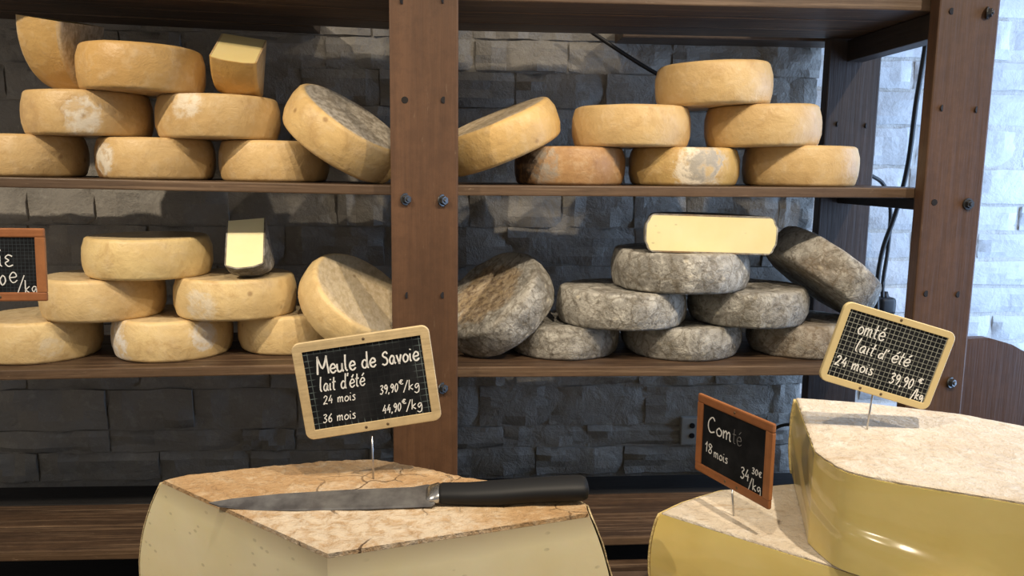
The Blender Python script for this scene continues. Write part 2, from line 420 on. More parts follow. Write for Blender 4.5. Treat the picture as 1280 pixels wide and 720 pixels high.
def grey_rind(name, seed, rust=0.0, tone=1.0, rust_top=None):
    k = NM(name, 0.85, spec=0.2)
    rs = random.Random(seed); off = tuple(rs.uniform(-20, 20) for _ in range(3))
    v = k.mapping((1, 1, 1), off)
    n1 = k.noise(12, 6, 0.65, v, 0.2); n2 = k.noise(70, 6, 0.7, v, 0.2); n3 = k.noise(30, 7, 0.72, v, 0.35)
    tone *= 1.18
    g = lambda a, b, c: (a * tone, b * tone, c * tone)
    c = k.mix(k.ramp(n1, [(0.38, 0), (0.60, 1)]), g(0.36, 0.34, 0.30), g(0.20, 0.19, 0.17))
    c = k.mix(k.ramp(n3, [(0.50, 0), (0.66, 0.75)]), c, g(0.54, 0.52, 0.47))
    wv = k.n('ShaderNodeVectorMath', operation='ADD'); k.L(v, wv.inputs[0])
    nn = k.n('ShaderNodeTexNoise'); k.L(v, nn.inputs['Vector']); nn.inputs['Scale'].default_value = 24; nn.inputs['Detail'].default_value = 4
    sc = k.n('ShaderNodeVectorMath', operation='SCALE'); k.L(nn.outputs['Color'], sc.inputs[0]); sc.inputs['Scale'].default_value = 0.05; k.L(sc.outputs[0], wv.inputs[1])
    ce = k.ramp(k.voro(26, wv.outputs[0], 'DISTANCE_TO_EDGE'), [(0.02, 1), (0.09, 0)])
    c = k.mix(k.math('MULTIPLY', k.math('MULTIPLY', ce, n1), 1.0), c, g(0.13, 0.11, 0.08))
    c = k.mix(k.math('MULTIPLY', k.ramp(n2, [(0.34, 1), (0.48, 0)]), 0.7), c, g(0.085, 0.072, 0.055))
    c = k.mix(k.math('MULTIPLY', k.ramp(n3, [(0.30, 1), (0.42, 0)]), 0.6), c, g(0.10, 0.085, 0.06))
    vs = k.ramp(k.voro(19, k.mapping((1, 1, 1.6), off)), [(0.05, 1), (0.16, 0)])
    c = k.mix(k.math('MULTIPLY', k.math('MULTIPLY', vs, n2), 1.1), c, g(0.66, 0.60, 0.48))
    if rust:
        rr = k.ramp(k.noise(6, 5, 0.65, v), [(0.44, 0), (0.58, 1)])
        c = k.mix(k.math('MULTIPLY', rr, rust), c, (0.30, 0.19, 0.095))
    if rust_top:
        d = k.math('ADD', k.dist((0, 0, rust_top[0])), k.math('MULTIPLY', k.math('SUBTRACT', n3, 0.5), 0.10))
        rr = k.ramp(k.math('DIVIDE', d, rust_top[1]), [(0.72, 1), (0.95, 0)])
        cr = k.mix(k.ramp(n2, [(0.40, 0), (0.60, 1)]), (0.19, 0.11, 0.05), (0.52, 0.37, 0.19))
        c = k.mix(k.math('MULTIPLY', rr, 0.62), c, cr)
    hb = k.math('ADD', n3, k.math('MULTIPLY', n2, 0.6))
    k.bump(hb, 0.85, 0.010)
    return k.color(c)

def paste(name, a=(0.86, 0.72, 0.36), b=(0.80, 0.63, 0.27), rough=0.45, coat=0.0, holes=True, film=0.0, band=None):
    k = NM(name, rough, spec=0.4)
    n1 = k.noise(8, 4); c = k.mix(k.ramp(n1, [(0.35, 0), (0.65, 1)]), a, b)
    if holes:
        hs = k.ramp(k.voro(34, k.mapping((1, 1, 1.8))), [(0.10, 1), (0.16, 0)])
        hs = k.math('MULTIPLY', hs, k.ramp(k.noise(20, 2), [(0.46, 0), (0.54, 1)]))
        c = k.mix(k.math('MULTIPLY', hs, 0.38), c, tuple(x * 0.35 for x in b))
    if band:                                       # the darker zone just under the rind
        sx = k.n('ShaderNodeSeparateXYZ'); k.L(k.co, sx.inputs[0])
        zz_ = k.math('ADD', k.math('SUBTRACT', band[0], sx.outputs[2]), k.math('MULTIPLY', k.math('SUBTRACT', n1, 0.5), 0.02))
        c = k.mix(k.ramp(k.math('DIVIDE', zz_, band[1]), [(0.15, 0.75), (1.0, 0)]), c, band[2])
    k.b.inputs['Subsurface Weight'].default_value = 0.15
    k.b.inputs['Subsurface Radius'].default_value = (0.02, 0.012, 0.004)
    k.b.inputs['Subsurface Scale'].default_value = 0.4
    if coat:
        k.b.inputs['Coat Weight'].default_value = coat; k.b.inputs['Coat Roughness'].default_value = 0.20
        w = k.noise(3.2, 1, 0.4, k.mapping((1, 1, 3.0)), 0.8)
        o = k.n('ShaderNodeBump'); o.inputs['Strength'].default_value = film; o.inputs['Distance'].default_value = 0.11
        k.L(w, o.inputs['Height']); k.L(o.outputs[0], k.b.inputs['Coat Normal'])
    k.bump(k.noise(70, 4), 0.06, 0.004)
    return k.color(c)

# ------------------------------------------------------------------ cheese wheels
def wheel_profile(r, h, rd, bulge, n=6):
    """(radius, z) from the bottom centre to the top centre, rounded shoulders and slightly bulging heel"""
    p = [(0, 0), (r * 0.35, 0), (r * 0.7, 0), (r - rd * 1.6, 0)]
    for i in range(n + 1):
        a = -math.pi / 2 + (math.pi / 2) * i / n * 0.92
        p.append((r - bulge - rd + rd * math.cos(a), rd + rd * math.sin(a)))
    for t in (0.28, 0.42, 0.58, 0.72):
        p.append((r - bulge + bulge * (1 - (2 * t - 1) ** 2) ** 0.8, h * t))
    q = [(a, h - b) for a, b in p[:4 + n + 1]]
    return p + q[::-1]
def wheel_mesh(name, r, h, rd, bulge, seed, rough=0.0012, seg=56, wob=0.02):
    prof = wheel_profile(r, h, rd, bulge)
    bm = bmesh.new(); rings = []
    for (pr, pz) in prof[1:-1]:
        ring = []
        for k in range(seg):
            a = 2 * math.pi * k / seg
            d = Vector((math.cos(a), math.sin(a), 0))
            lf = 1 + wob * 0.5 * math.sin(2 * a + seed) + wob * 0.3 * math.sin(3 * a + seed * 2.1)
            co = d * pr * lf + Vector((0, 0, pz))
            nz = noise.noise(co * 26 + Vector((seed * 3.7, 0, 0))) + 0.6 * noise.noise(co * 60 + Vector((0, seed * 1.7, 0)))
            side = 1.0 if pr > r * 0.75 else 0.3
            co += d * nz * rough * side
            if pz > h * 0.5: co.z += 0.6 * rough * noise.noise(co * 18 + Vector((seed, 1, 5)))  - 0.0025 * max(0, 1 - (pr / (r * 0.8)) ** 2)
            ring.append(bm.verts.new(co))
        rings.append(ring)
    bot = bm.verts.new((0, 0, 0.0)); top = bm.verts.new((0, 0, h - 0.0025))
    for i in range(len(rings) - 1):
        for k in range(seg):
            bm.faces.new((rings[i][k], rings[i][(k + 1) % seg], rings[i + 1][(k + 1) % seg], rings[i + 1][k]))
    for k in range(seg):
        bm.faces.new((bot, rings[0][(k + 1) % seg], rings[0][k])); bm.faces.new((top, rings[-1][k], rings[-1][(k + 1) % seg]))
    return bm

WHITE_M = (0.78, 0.70, 0.56); BROWN_M = (0.24, 0.12, 0.05); GREY_M = (0.36, 0.33, 0.28)
reg = {}
def flat_wheel(key, x0, x1, yt, yb, yc, base, mat_kw, label, group, cat='cheese', kind='yellow', tilt=0.0, name='round_cheese', rd=0.0105, dz=0.0, hh=None):
    """x0,x1: seen left and right silhouette; yt,yb: seen top and bottom of the front; yc: depth of the axis"""
    d0, d1 = ray(x0, (yt + yb) / 2), ray(x1, (yt + yb) / 2)
    t0, t1 = math.atan2(d0.x, d0.y), math.atan2(d1.x, d1.y); tm_ = (t0 + t1) / 2
    r = yc / math.cos(tm_) * math.sin((t1 - t0) / 2) * 0.995
    c = PY((x0 + x1) / 2, (yt + yb) / 2, yc); c.x = yc * math.tan(tm_)
    yf = yc - r * 0.97
    h = (PY((x0 + x1) / 2, yt, yf).z - PY((x0 + x1) / 2, yb, yf).z)
    if hh: h = hh
    if callable(base): zb = base(c.x)
    elif base is None: zb = PY((x0 + x1) / 2, yb, yf).z
    else: zb = sum(reg[b][1] for b in base) / len(base)
    seed = sum(ord(ch) for ch in key) * 7 % 97
    if kind == 'yellow': m = rind('rind_' + key, seed, h, r, **mat_kw); bm = wheel_mesh(key, r, h, rd, 0.005, seed)
    else: m = grey_rind('grey_rind_' + key, seed, **mat_kw); bm = wheel_mesh(key, r, h, rd, 0.006, seed, 0.0035, 72, 0.03)
    o = bm_obj(name, bm, m, None, (c.x, yc, zb + dz), True)
    o.rotation_euler = (0, R(tilt), 0)
    tag(o, label, cat, group)
    reg[key] = (zb, zb + h + dz, h, r, c.x, o)
    zpix = PY((x0 + x1) / 2, yb, yf).z
    print('WHEEL %s r=%.3f h=%.3f base=%.3f seen_base=%.3f' % (key, r, h, zb + dz, zpix))
    return o

GU, GM, GG = 'yellow cheese wheels on the upper shelf', 'yellow cheese wheels on the lower shelf', 'grey cheese wheels on the lower shelf'
Y = lambda **k: k
YC = 1.815; YR = 1.79
# upper shelf, left bay
flat_wheel('A', -42, 113, 165, 221, YC, s2_l, Y(), 'plain golden cheese wheel at the far end of the upper shelf bottom row', GU, hh=0.087)
flat_wheel('B', 117, 271, 169.5, 224, YC, s2_l, Y(patches=((-0.80, 0.40, 0.075, BROWN_M, 0.85), (-0.62, 0.45, 0.045, WHITE_M, 1.0))), 'golden cheese wheel with white mould and brown stain at its end, upper shelf bottom row', GU, hh=0.086)
flat_wheel('C', 272, 412, 172.5, 227, YC + 0.02, s2_l, Y(patches=((-0.9, 0.5, 0.03, WHITE_M, 0.6),)), 'golden cheese wheel on the upper shelf with a tilted wheel leaning on it', GU, hh=0.087)
flat_wheel('D', 25.5, 192, 108, 169, YC - 0.005, ['A', 'B'], Y(patches=((0.20, 0.55, 0.040, BROWN_M, 0.35), (0.30, 0.42, 0.048, WHITE_M, 0.9), (-0.6, 0.45, 0.05, BROWN_M, 0.25))), 'golden cheese wheel with white bloom patch, second tier of upper shelf beneath the standing wedge', GU, hh=0.091)
flat_wheel('E', 194, 350.5, 114.5, 173, YC - 0.005, ['B', 'C'], Y(patches=((-0.30, 0.75, 0.045, WHITE_M, 0.75),)), 'golden cheese wheel on upper shelf second tier with the small wedge on top', GU, hh=0.090)
flat_wheel('F', 92, 258, 52, 113.5, YC - 0.035, ['D', 'E'], Y(base=(0.60, 0.37, 0.13)), 'golden cheese wheel topping the upper shelf stack between two cut wedges', GU, tilt=1.5)
# upper shelf, right bay
flat_wheel('G', 642, 783, 181.5, 231, YR, s2_r, Y(base=(0.46, 0.27, 0.12), dark=(0.26, 0.13, 0.06), patches=((-0.62, 0.5, 0.055, GREY_M, 0.8), (-0.9, 0.4, 0.06, (0.05, 0.03, 0.02), 0.9))), 'darker brownish cheese wheel with blackened rind on upper shelf beneath a tilted wheel', GU, hh=0.081)
flat_wheel('H', 784.5, 925, 181.5, 232, YR, s2_r, Y(base=(0.62, 0.43, 0.16), patches=((0.0, 0.48, 0.075, WHITE_M, 0.95), (0.12, 0.55, 0.055, GREY_M, 0.9))), 'yellow cheese wheel with a large grey-white mould patch on the upper shelf', GU, hh=0.082)
flat_wheel('I', 927, 1075, 177.5, 233.5, YR, s2_r, Y(), 'golden cheese wheel on upper shelf bottom row beside the back post', GU, hh=0.088)
flat_wheel('J', 715.5, 864, 130, 184, YR - 0.01, ['G', 'H'], Y(spots=False), 'smooth golden cheese wheel resting on the brownish and the mouldy wheel', GU, tilt=-0.3, hh=0.087)
flat_wheel('K', 881, 1028, 124.5, 181.5, YR - 0.01, ['H', 'I'], Y(spots=False), 'smooth golden cheese wheel carrying the topmost wheel of the upper shelf near the back post', GU, tilt=-1.6, hh=0.089)
flat_wheel('L', 820, 968, 74.5, 131, YR - 0.01, ['J', 'K'], Y(spots=False), 'smooth golden cheese wheel at the very top of the upper shelf pyramid', GU, tilt=-2.2)
# lower shelf, left bay
flat_wheel('M', -32, 132, 402, 461, YC, s3_l, Y(base=(0.80, 0.61, 0.31), patches=((0.55, 0.4, 0.03, WHITE_M, 0.4),)), 'yellow cheese wheel in the lower shelf bottom row under the orange framed sign', GM, hh=0.089)
flat_wheel('N', 138, 294, 401, 459, YC, s3_l, Y(base=(0.80, 0.61, 0.31), patches=((-0.78, 0.45, 0.065, (0.80, 0.76, 0.70), 1.0), (0.72, 0.6, 0.040, (0.80, 0.76, 0.70), 0.9))), 'yellow cheese wheel with white mould at both ends, lower shelf bottom row', GM, hh=0.088)
flat_wheel('O', 297, 432, 399, 456, YC + 0.04, s3_l, Y(base=(0.80, 0.61, 0.31)), 'yellow cheese wheel on lower shelf half hidden by the pale framed chalk sign', GM, hh=0.087)
flat_wheel('P', 46.5, 209, 346, 406, YC - 0.005, ['M', 'N'], Y(base=(0.78, 0.58, 0.29)), 'yellow cheese wheel on lower shelf second tier next to the orange framed sign', GM, hh=0.089)
flat_wheel('Q', 217, 371, 346, 405, YC - 0.005, ['N', 'O'], Y(base=(0.80, 0.61, 0.31), patches=((-0.3, 0.4, 0.045, WHITE_M, 0.7),)), 'yellow cheese wheel on lower shelf second tier carrying the grey rind wedge', GM, hh=0.088)
flat_wheel('R', 102, 267, 295, 353, YC - 0.01, ['P', 'Q'], Y(base=(0.80, 0.61, 0.29), spots=False), 'smooth yellow cheese wheel topping the lower shelf stack beside the grey rind wedge', GM, hh=0.086)
# lower shelf, right bay (grey rinds)
flat_wheel('S', 636, 773, 409, 457, YR + 0.01, s3_r, Y(), 'grey mouldy cheese wheel squeezed under the big tilted grey wheel', GG, kind='grey', hh=0.073)
flat_wheel('T', 776, 928, 409, 456, YR + 0.01, s3_r, Y(), 'grey mouldy cheese wheel in the bottom row under two other grey wheels', GG, kind='grey', hh=0.073)
flat_wheel('U', 930, 1075, 404, 456, YR + 0.01, s3_r, Y(rust=0.3), 'grey brown cheese wheel at the end of the bottom row behind the yellow framed sign', GG, kind='grey', hh=0.076)
flat_wheel('V', 696, 858, 362, 418, YR - 0.01, ['S', 'T'], Y(tone=1.15), 'pale cracked grey cheese wheel on the second tier beside the tilted grey wheel', GG, kind='grey', hh=0.080)
flat_wheel('W', 860, 1011, 362, 415, YR - 0.01, ['T', 'U'], Y(), 'grey mouldy cheese wheel on the second tier under the leaning slab-like wheel', GG, kind='grey', hh=0.080)
flat_wheel('X', 763, 935, 316, 372, YR - 0.015, ['V', 'W'], Y(tone=1.2), 'grey cheese wheel topping the grey stack with a cut half wheel on it', GG, kind='grey', hh=0.086)

def tilted_wheel(key, cpx, cpy, yc, r, h, ty, tx, mat_kw, label, group, kind='yellow', rz=0):
    seed = sum(ord(ch) for ch in key) * 7 % 97
    if kind == 'yellow': m = rind('rind_' + key, seed, h, r, **mat_kw); bm = wheel_mesh(key, r, h, 0.012, 0.005, seed)
    else: m = grey_rind('grey_rind_' + key, seed, **mat_kw); bm = wheel_mesh(key, r, h, 0.012, 0.004, seed, 0.0035, 72, 0.03)
    o = bm_obj('round_cheese', bm, m, None, None, True)
    rot = Matrix.Rotation(R(tx), 4, 'X') @ Matrix.Rotation(R(ty), 4, 'Y')
    c = PY(cpx, cpy, yc)
    o.matrix_world = Matrix.Translation(c) @ rot @ Matrix.Translation((0, 0, -h / 2))
    tag(o, label, 'cheese', group)
    zmin = min((o.matrix_world @ v.co).z for v in o.data.vertices)
    print('TILT', key, 'lowest z %.3f' % zmin)
    return o
tilted_wheel('T1', 432, 167, 1.80, 0.136, 0.086, 33, 15, Y(base=(0.74, 0.52, 0.23), top_grey=1.0), 'yellow cheese wheel with crusty grey face leaning against the middle post, upper shelf', GU)
tilted_wheel('T2', 624, 170.5, 1.78, 0.136, 0.084, -23, 8, Y(base=(0.74, 0.50, 0.20), top_grey=0.7), 'yellow cheese wheel tilted onto the brownish wheel beside the middle post, upper shelf', GU)
tilted_wheel('T3', 445, 380.5, 1.79, 0.132, 0.080, 34, 26, Y(base=(0.80, 0.60, 0.30), top_grey=0.5), 'yellow cheese wheel leaning up behind the pale framed chalk sign, lower shelf', GM)
tilted_wheel('T4', 621, 379.5, 1.79, 0.136, 0.082, -35, 27, Y(rust_top=(0.082, 0.105), tone=1.05), 'grey cheese wheel with rusty brown face leaning beside the middle post, lower shelf', GG, kind='grey')
tilted_wheel('Z', 1028, 340, 1.80, 0.135, 0.084, 37, -2, Y(rust=0.25, tone=1.1), 'grey cheese wheel tipped on edge like a slab behind the yellow framed sign', GG, kind='grey')

# ------------------------------------------------------------------ cut wheels (half and wedges): rind shell + paste
def partial_wheel(root, r, h, a0, a1, rmat, pmat, rd=0.02, t=0.0035, seed=1, rough=0.001):
    prof = wheel_profile(r, h, rd, 0.006)[1:-1]
    prof = [(0.0, 0.0)] + prof + [(0.0, h)]
    inn = [(max(0, a - t) if 0 < i < len(prof) - 1 and a > r * 0.75 else a, min(max(b, t), h - t)) for i, (a, b) in enumerate(prof)]
    n = max(8, int(abs(a1 - a0) / 0.11))
    def lathe(bm, pf, jig):
        rings = []
        for k in range(n + 1):
            a = a0 + (a1 - a0) * k / n; d = Vector((math.cos(a), math.sin(a), 0))
            rings.append([bm.verts.new(d * (pr + (jig * noise.noise(Vector((a * 4, pz * 40, seed))) if pr > 0.01 else 0)) + Vector((0, 0, pz))) for pr, pz in pf])
        for k in range(n):
            for i in range(len(pf) - 1):
                vs = (rings[k][i], rings[k + 1][i], rings[k + 1][i + 1], rings[k][i + 1])
                bm.faces.new(vs)
        return rings
    bm = bmesh.new(); ro = lathe(bm, prof, rough); ri = lathe(bm, inn, rough)
    for k in (0, n):
        for i in range(len(prof) - 1):
            bm.faces.new((ro[k][i], ro[k][i + 1], ri[k][i + 1], ri[k][i]))
    bmesh.ops.remove_doubles(bm, verts=bm.verts, dist=1e-6)
    o1 = bm_obj('rind', bm, rmat, root)
    for p in o1.data.polygons: p.use_smooth = True
    o1.data.set_sharp_from_angle(angle=R(40))
    bm = bmesh.new(); inn2 = [(max(a - 0.0004, 0), min(max(b, t + 0.0003), h - t - 0.0003)) for a, b in inn]
    rp = lathe(bm, inn2, rough)
    bm.faces.new(rp[0]); bm.faces.new(rp[n][::-1])
    bmesh.ops.remove_doubles(bm, verts=bm.verts, dist=1e-6)
    bmesh.ops.triangulate(bm, faces=[f for f in bm.faces if len(f.verts) > 4])
    o2 = bm_obj('paste', bm, pmat, root)
    return o1, o2
PASTE = paste('cut_paste_yellow', (0.90, 0.79, 0.45), (0.85, 0.71, 0.36))
PASTE_P = paste('cut_paste_pale', (0.90, 0.82, 0.52), (0.86, 0.76, 0.44), holes=False)
PASTE_W = paste('cut_paste_golden', (0.82, 0.68, 0.34), (0.76, 0.60, 0.26), holes=False)
# half wheel on the grey stack: cut face towards the camera
zt = reg['X'][1] - 0.001
c = PY(889, 291, 1.662)
hw = empty('cheese_half', (c.x, 1.662, zt), 'half cheese wheel with smooth pale yellow cut face on top of the grey stack', 'cheese')
rh = 84 * depth(c) / FPX
hh = PY(889, 267, 1.662).z - PY(889, 315, 1.662).z
partial_wheel(hw, rh, hh, 0.0, math.pi, grey_rind('half_rind', 3, 0.9, 1.0), PASTE, 0.016, 0.003, 4)
hw.rotation_euler = (0, R(1.2), R(-2))
print('half seen base', PY(889, 315, 1.70).z, zt)


# ---- wedges cut from wheels, resting on their heel
def wedge(px, yf, a_dir, roll, r, h, cut0, cut1, zrest, rmat, pmat, label):
    """a_dir: horizontal direction of the wheel axis (points to the seen flat side); cut0, cut1: angles of the two cuts below the horizontal"""
    root = empty('cheese_wedge', (0, 0, 0), label, 'cheese', 'cut cheese wedges on the stacks')
    a, b = partial_wheel(root, r, h, R(-cut1), R(-cut0), rmat, pmat, 0.010, 0.003, int(px))
    ax = Vector((a_dir[0], a_dir[1], 0)).normalized(); up = Vector((0, 0, 1))
    u = up.cross(ax) * -1.0
    if u.y > 0: u = -u
    zc = u.cross(up)
    M3 = Matrix((u, up, zc)).transposed()
    M3 = Matrix.Rotation(R(roll), 3, u) @ M3
    vs = [M3 @ v.co for o in (a, b) for v in o.data.vertices]
    x0, x1 = min(v.x for v in vs), max(v.x for v in vs); y0 = min(v.y for v in vs); z0 = min(v.z for v in vs)
    loc = Vector((PY(px, 200, yf).x - (x0 + x1) / 2, yf - y0, zrest - z0))
    root.matrix_world = Matrix.Translation(loc) @ M3.to_4x4()
    return root
RW = rind('rind_wedge_standing', 12, 0.104, 0.17, base=(0.66, 0.43, 0.16), top_grey=0.8)
RW2 = rind('rind_wedge_small', 15, 0.09, 0.13, base=(0.66, 0.40, 0.12), spots=False)
wedge(62, 1.73, (0.990, -0.140), -9, 0.158, 0.100, 6, 88, reg['D'][1] - 0.001, RW, PASTE_W, 'tall cheese wedge with golden heel and grey side standing on the upper shelf second tier')
wedge(289, 1.70, (0.997, 0.083), -7, 0.130, 0.093, 31, 100, reg['E'][1] - 0.001, RW2, PASTE_W, 'small golden cheese wedge with a pale sloping cut face on the upper shelf')
wedge(296, 1.69, (0.998, 0.040), 5, 0.124, 0.082, 52, 112, reg['Q'][1] - 0.001, grey_rind('grey_rind_wedge', 21, 0.2, 0.85), PASTE_P, 'small wedge with bright pale cut face and grey rind on the lower shelf')

# ------------------------------------------------------------------ counter under the big cheeses (below the frame)
CZ = 0.82
COUNTER = wood('counter_wood', (0.10, 0.06, 0.035), (0.05, 0.03, 0.02), 0)
ct = empty('display_counter', (0, 0.9, 0), 'dark wooden display counter carrying the big cut cheeses', 'counter')
for nm, lo, hi in (('counter_top', (-1.45, -0.28, CZ - 0.03), (1.05, 0.28, CZ)), ('counter_front', (-1.42, -0.25, 0.0), (1.02, -0.22, CZ - 0.031)), ('counter_back', (-1.42, 0.20, 0.0), (1.02, 0.23, CZ - 0.031))):
    box(nm, lo, hi, COUNTER, ct, 0.003)

# ------------------------------------------------------------------ big cut cheeses
def resample(pts, closed, step):
    out = []; n = len(pts)
    for i in range(n if closed else n - 1):
        a, b = pts[i], pts[(i + 1) % n]; m = max(1, int((b - a).length / step))
        out += [a + (b - a) * (k / m) for k in range(m)]
    return out
def big_cheese(label, ztop, zbot, outline, centre, bulge, top_mat, side_mat, paste_mat, jag=0.002, t=0.005, seed=1, group=None, flare=False):
    """outline: list of (x, y, w): top outline in order; w = 1 on the wheel's heel (bulges), 0 on cut corners.
    'h' heel stretches are those between points with w = 1"""
    cen = Vector(centre)
    H = ztop - zbot
    base = Vector((cen.x, cen.y, zbot))
    root = empty('cheese_block', base, label, 'cheese', group)
    P2 = []; n = len(outline)
    for i in range(n):
        a, b = outline[i], outline[(i + 1) % n]
        d = math.hypot(b[0] - a[0], b[1] - a[1]); m = max(2, int(d / 0.006))
        for k in range(m):
            f = k / m
            P2.append((a[0] + (b[0] - a[0]) * f, a[1] + (b[1] - a[1]) * f, a[2] + (b[2] - a[2]) * f, 1 if (a[2] > .5 and b[2] > .5) else 0))
    N = len(P2)
    def prof(s):      # outward offset of the heel at depth s (0 top .. 1 bottom)
        return bulge * ((1 - (1 - min(s, 0.85) / 0.85) ** 1.7) if flare else math.sin(math.pi * min(max(s, 0), 1)) ** 0.6)
    def ring(bm, z, shrink=0.0, jg=0.0, rd=0.0):
        s = (ztop - z) / H; out = []
        for i, (x, y, w, hf) in enumerate(P2):
            d = Vector((x - cen.x, y - cen.y)); L = d.length or 1e-6; d /= L
            o = prof(s) * w - shrink
            j = jg * (noise.noise(Vector((x * 90, y * 90, seed))) + 0.6 * noise.noise(Vector((x * 260, y * 260, seed + 5))))
            q = Vector((x, y)) + d * (o + j)
            out.append(bm.verts.new((q.x - base.x, q.y - base.y, z - base.z)))
        return out
    def skin(bm, a, b):
        for i in range(N):
            k = (i + 1) % N; bm.faces.new((a[i], a[k], b[k], b[i]))
    def cap(bm, rg, z, bumpy=0.0):
        # concentric fill with a little relief
        c2 = Vector((sum(v.co.x for v in rg) / N, sum(v.co.y for v in rg) / N, 0)); prev = rg
        for f in (0.97, 0.92, 0.85, 0.76, 0.66, 0.55, 0.43, 0.3, 0.16):
            cur = []
            for v0 in rg:
                x = c2.x + (v0.co.x - c2.x) * f; y = c2.y + (v0.co.y - c2.y) * f
                cur.append(bm.verts.new((x, y, z - base.z + bumpy * (noise.noise(Vector((x * 30, y * 30, seed))) + 0.5 * noise.noise(Vector((x * 75, y * 75, seed + 2)))) * (1 if f < 0.96 else 0.4))))
            for i in range(N):
                k = (i + 1) % N; bm.faces.new((prev[i], prev[k], cur[k], cur[i]))
            prev = cur
        bm.faces.new(prev)
    # paste
    bm = bmesh.new(); zs = [ztop - t - (H - t) * (k / 14) for k in range(15)]
    rings = [ring(bm, z, 0.0) for z in zs]
    for a, b in zip(rings, rings[1:]): skin(bm, a, b)
    cap(bm, rings[0], zs[0]); bm.faces.new(rings[-1][::-1])
    po = bm_obj('paste', bm, paste_mat, root)
    for p in po.data.polygons: p.use_smooth = True
    po.data.set_sharp_from_angle(angle=R(24))
    # top rind: a crust with ragged edges
    bm = bmesh.new()
    r0 = ring(bm, ztop - t + 0.0003, 0.001, jag * 0.5); r1 = ring(bm, ztop - 0.0015, 0.0006, jag); r2 = ring(bm, ztop, 0.0025, jag)
    skin(bm, r0, r1); skin(bm, r1, r2); cap(bm, r2, ztop, jag * 0.35); bm.faces.new(r0[::-1])
    to = bm_obj('top_rind', bm, top_mat, root)
    for p in to.data.polygons: p.use_smooth = True
    to.data.set_sharp_from_angle(angle=R(50))
    # heel rind: strip along the heel
    hid = [i for i in range(N) if P2[i][3]]
    if hid:
        bm = bmesh.new(); start = [i for i in hid if (i - 1) % N not in hid][0]
        seq = []; i = start
        while P2[i][3]: seq.append(i); i = (i + 1) % N
        seq.append(i)
        def strip(off):
            rows = []
            for z in [ztop - t - (H - t) * (k / 14) for k in range(15)]:
                s = (ztop - z) / H; row = []
                for q in seq:
                    x, y, w, hf = P2[q]; d = Vector((x - cen.x, y - cen.y)).normalized()
                    p = Vector((x, y)) + d * (prof(s) * w + off + 0.0012 * noise.noise(Vector((x * 40, y * 40, z * 40))))
                    row.append(bm.verts.new((p.x - base.x, p.y - base.y, z - base.z)))
                rows.append(row)
            return rows
        A, B = strip(0.0022), strip(0.0042)
        for rows in (A, B):
            for a, b in zip(rows, rows[1:]):
                for i in range(len(a) - 1): bm.faces.new((a[i], a[i + 1], b[i + 1], b[i]))
        for i in range(len(A[0]) - 1):
            bm.faces.new((A[0][i], A[0][i + 1], B[0][i + 1], B[0][i])); bm.faces.new((A[-1][i], A[-1][i + 1], B[-1][i + 1], B[-1][i]))
        for a, b, c_, d_ in zip(A, A[1:], B, B[1:]):
            bm.faces.new((a[0], b[0], d_[0], c_[0])); bm.faces.new((a[-1], b[-1], d_[-1], c_[-1]))
        so = bm_obj('heel_rind', bm, side_mat, root, None, True)
    return root

def crust(name, a, b, c3, crack=0.0, scale=1.0, seed=0, streak=None, flaky=None):
    k = NM(name, 0.75, spec=0.25)
    v = k.mapping((1, 1, 1), (seed, seed * 2, 0))
    n1 = k.noise(9 * scale, 6, 0.65, v, 0.3); n2 = k.noise(40 * scale, 6, 0.7, v, 0.4); n3 = k.noise(120 * scale, 4, 0.6, v)
    c = k.mix(k.ramp(n1, [(0.35, 0), (0.65, 1)]), a, b)
    c = k.mix(k.math('MULTIPLY', k.ramp(n2, [(0.50, 0), (0.70, 1)]), 0.7), c, c3)
    c = k.mix(k.math('MULTIPLY', k.ramp(n3, [(0.30, 1), (0.45, 0)]), 0.35), c, tuple(x * 0.5 for x in b))
    hgt = k.math('ADD', n2, k.math('MULTIPLY', n3, 0.5))
    if flaky:
        d = k.math('ADD', k.dist(flaky[0]), k.math('MULTIPLY', k.math('SUBTRACT', n1, 0.5), 0.12))
        m = k.math('MULTIPLY', k.ramp(k.math('DIVIDE', d, flaky[1]), [(0.6, 1), (1.0, 0)]), k.ramp(n2, [(0.38, 0.15), (0.55, 1)]))
        c = k.mix(k.math('MULTIPLY', m, 0.8), c, flaky[2])
    if streak:
        st = k.ramp(k.noise(3.2, 5, 0.65, k.mapping((4, 14, 1), (seed, 3, 0), (0, 0, R(-18)))), [(0.60, 0), (0.70, 1)])
        c = k.mix(k.math('MULTIPLY', st, 0.6), c, streak)
    if crack:
        wv = k.n('ShaderNodeVectorMath', operation='ADD'); k.L(v, wv.inputs[0])
        nn = k.n('ShaderNodeTexNoise'); k.L(v, nn.inputs['Vector']); nn.inputs['Scale'].default_value = 18; nn.inputs['Detail'].default_value = 5
        sc = k.n('ShaderNodeVectorMath', operation='SCALE'); k.L(nn.outputs['Color'], sc.inputs[0]); sc.inputs['Scale'].default_value = 0.05
        k.L(sc.outputs[0], wv.inputs[1])
        e = k.voro(16, wv.outputs[0], 'DISTANCE_TO_EDGE')
        m = k.ramp(e, [(0.008, 1), (0.024, 0)])
        m = k.math('MULTIPLY', m, k.ramp(k.noise(7, 3, 0.5, v), [(0.50, 0), (0.58, 1)]))
        if flaky: m = k.math('MULTIPLY', m, k.ramp(k.math('DIVIDE', k.dist((0.10, 0.03, 0.19)), 0.25), [(0.75, 1), (1.0, 0.1)]))
        c = k.mix(k.math('MULTIPLY', m, crack), c, (0.10, 0.05, 0.02))
        hgt = k.math('SUBTRACT', hgt, k.math('MULTIPLY', m, 1.2))
    k.bump(hgt, 0.8, 0.010)
    return k.color(c)
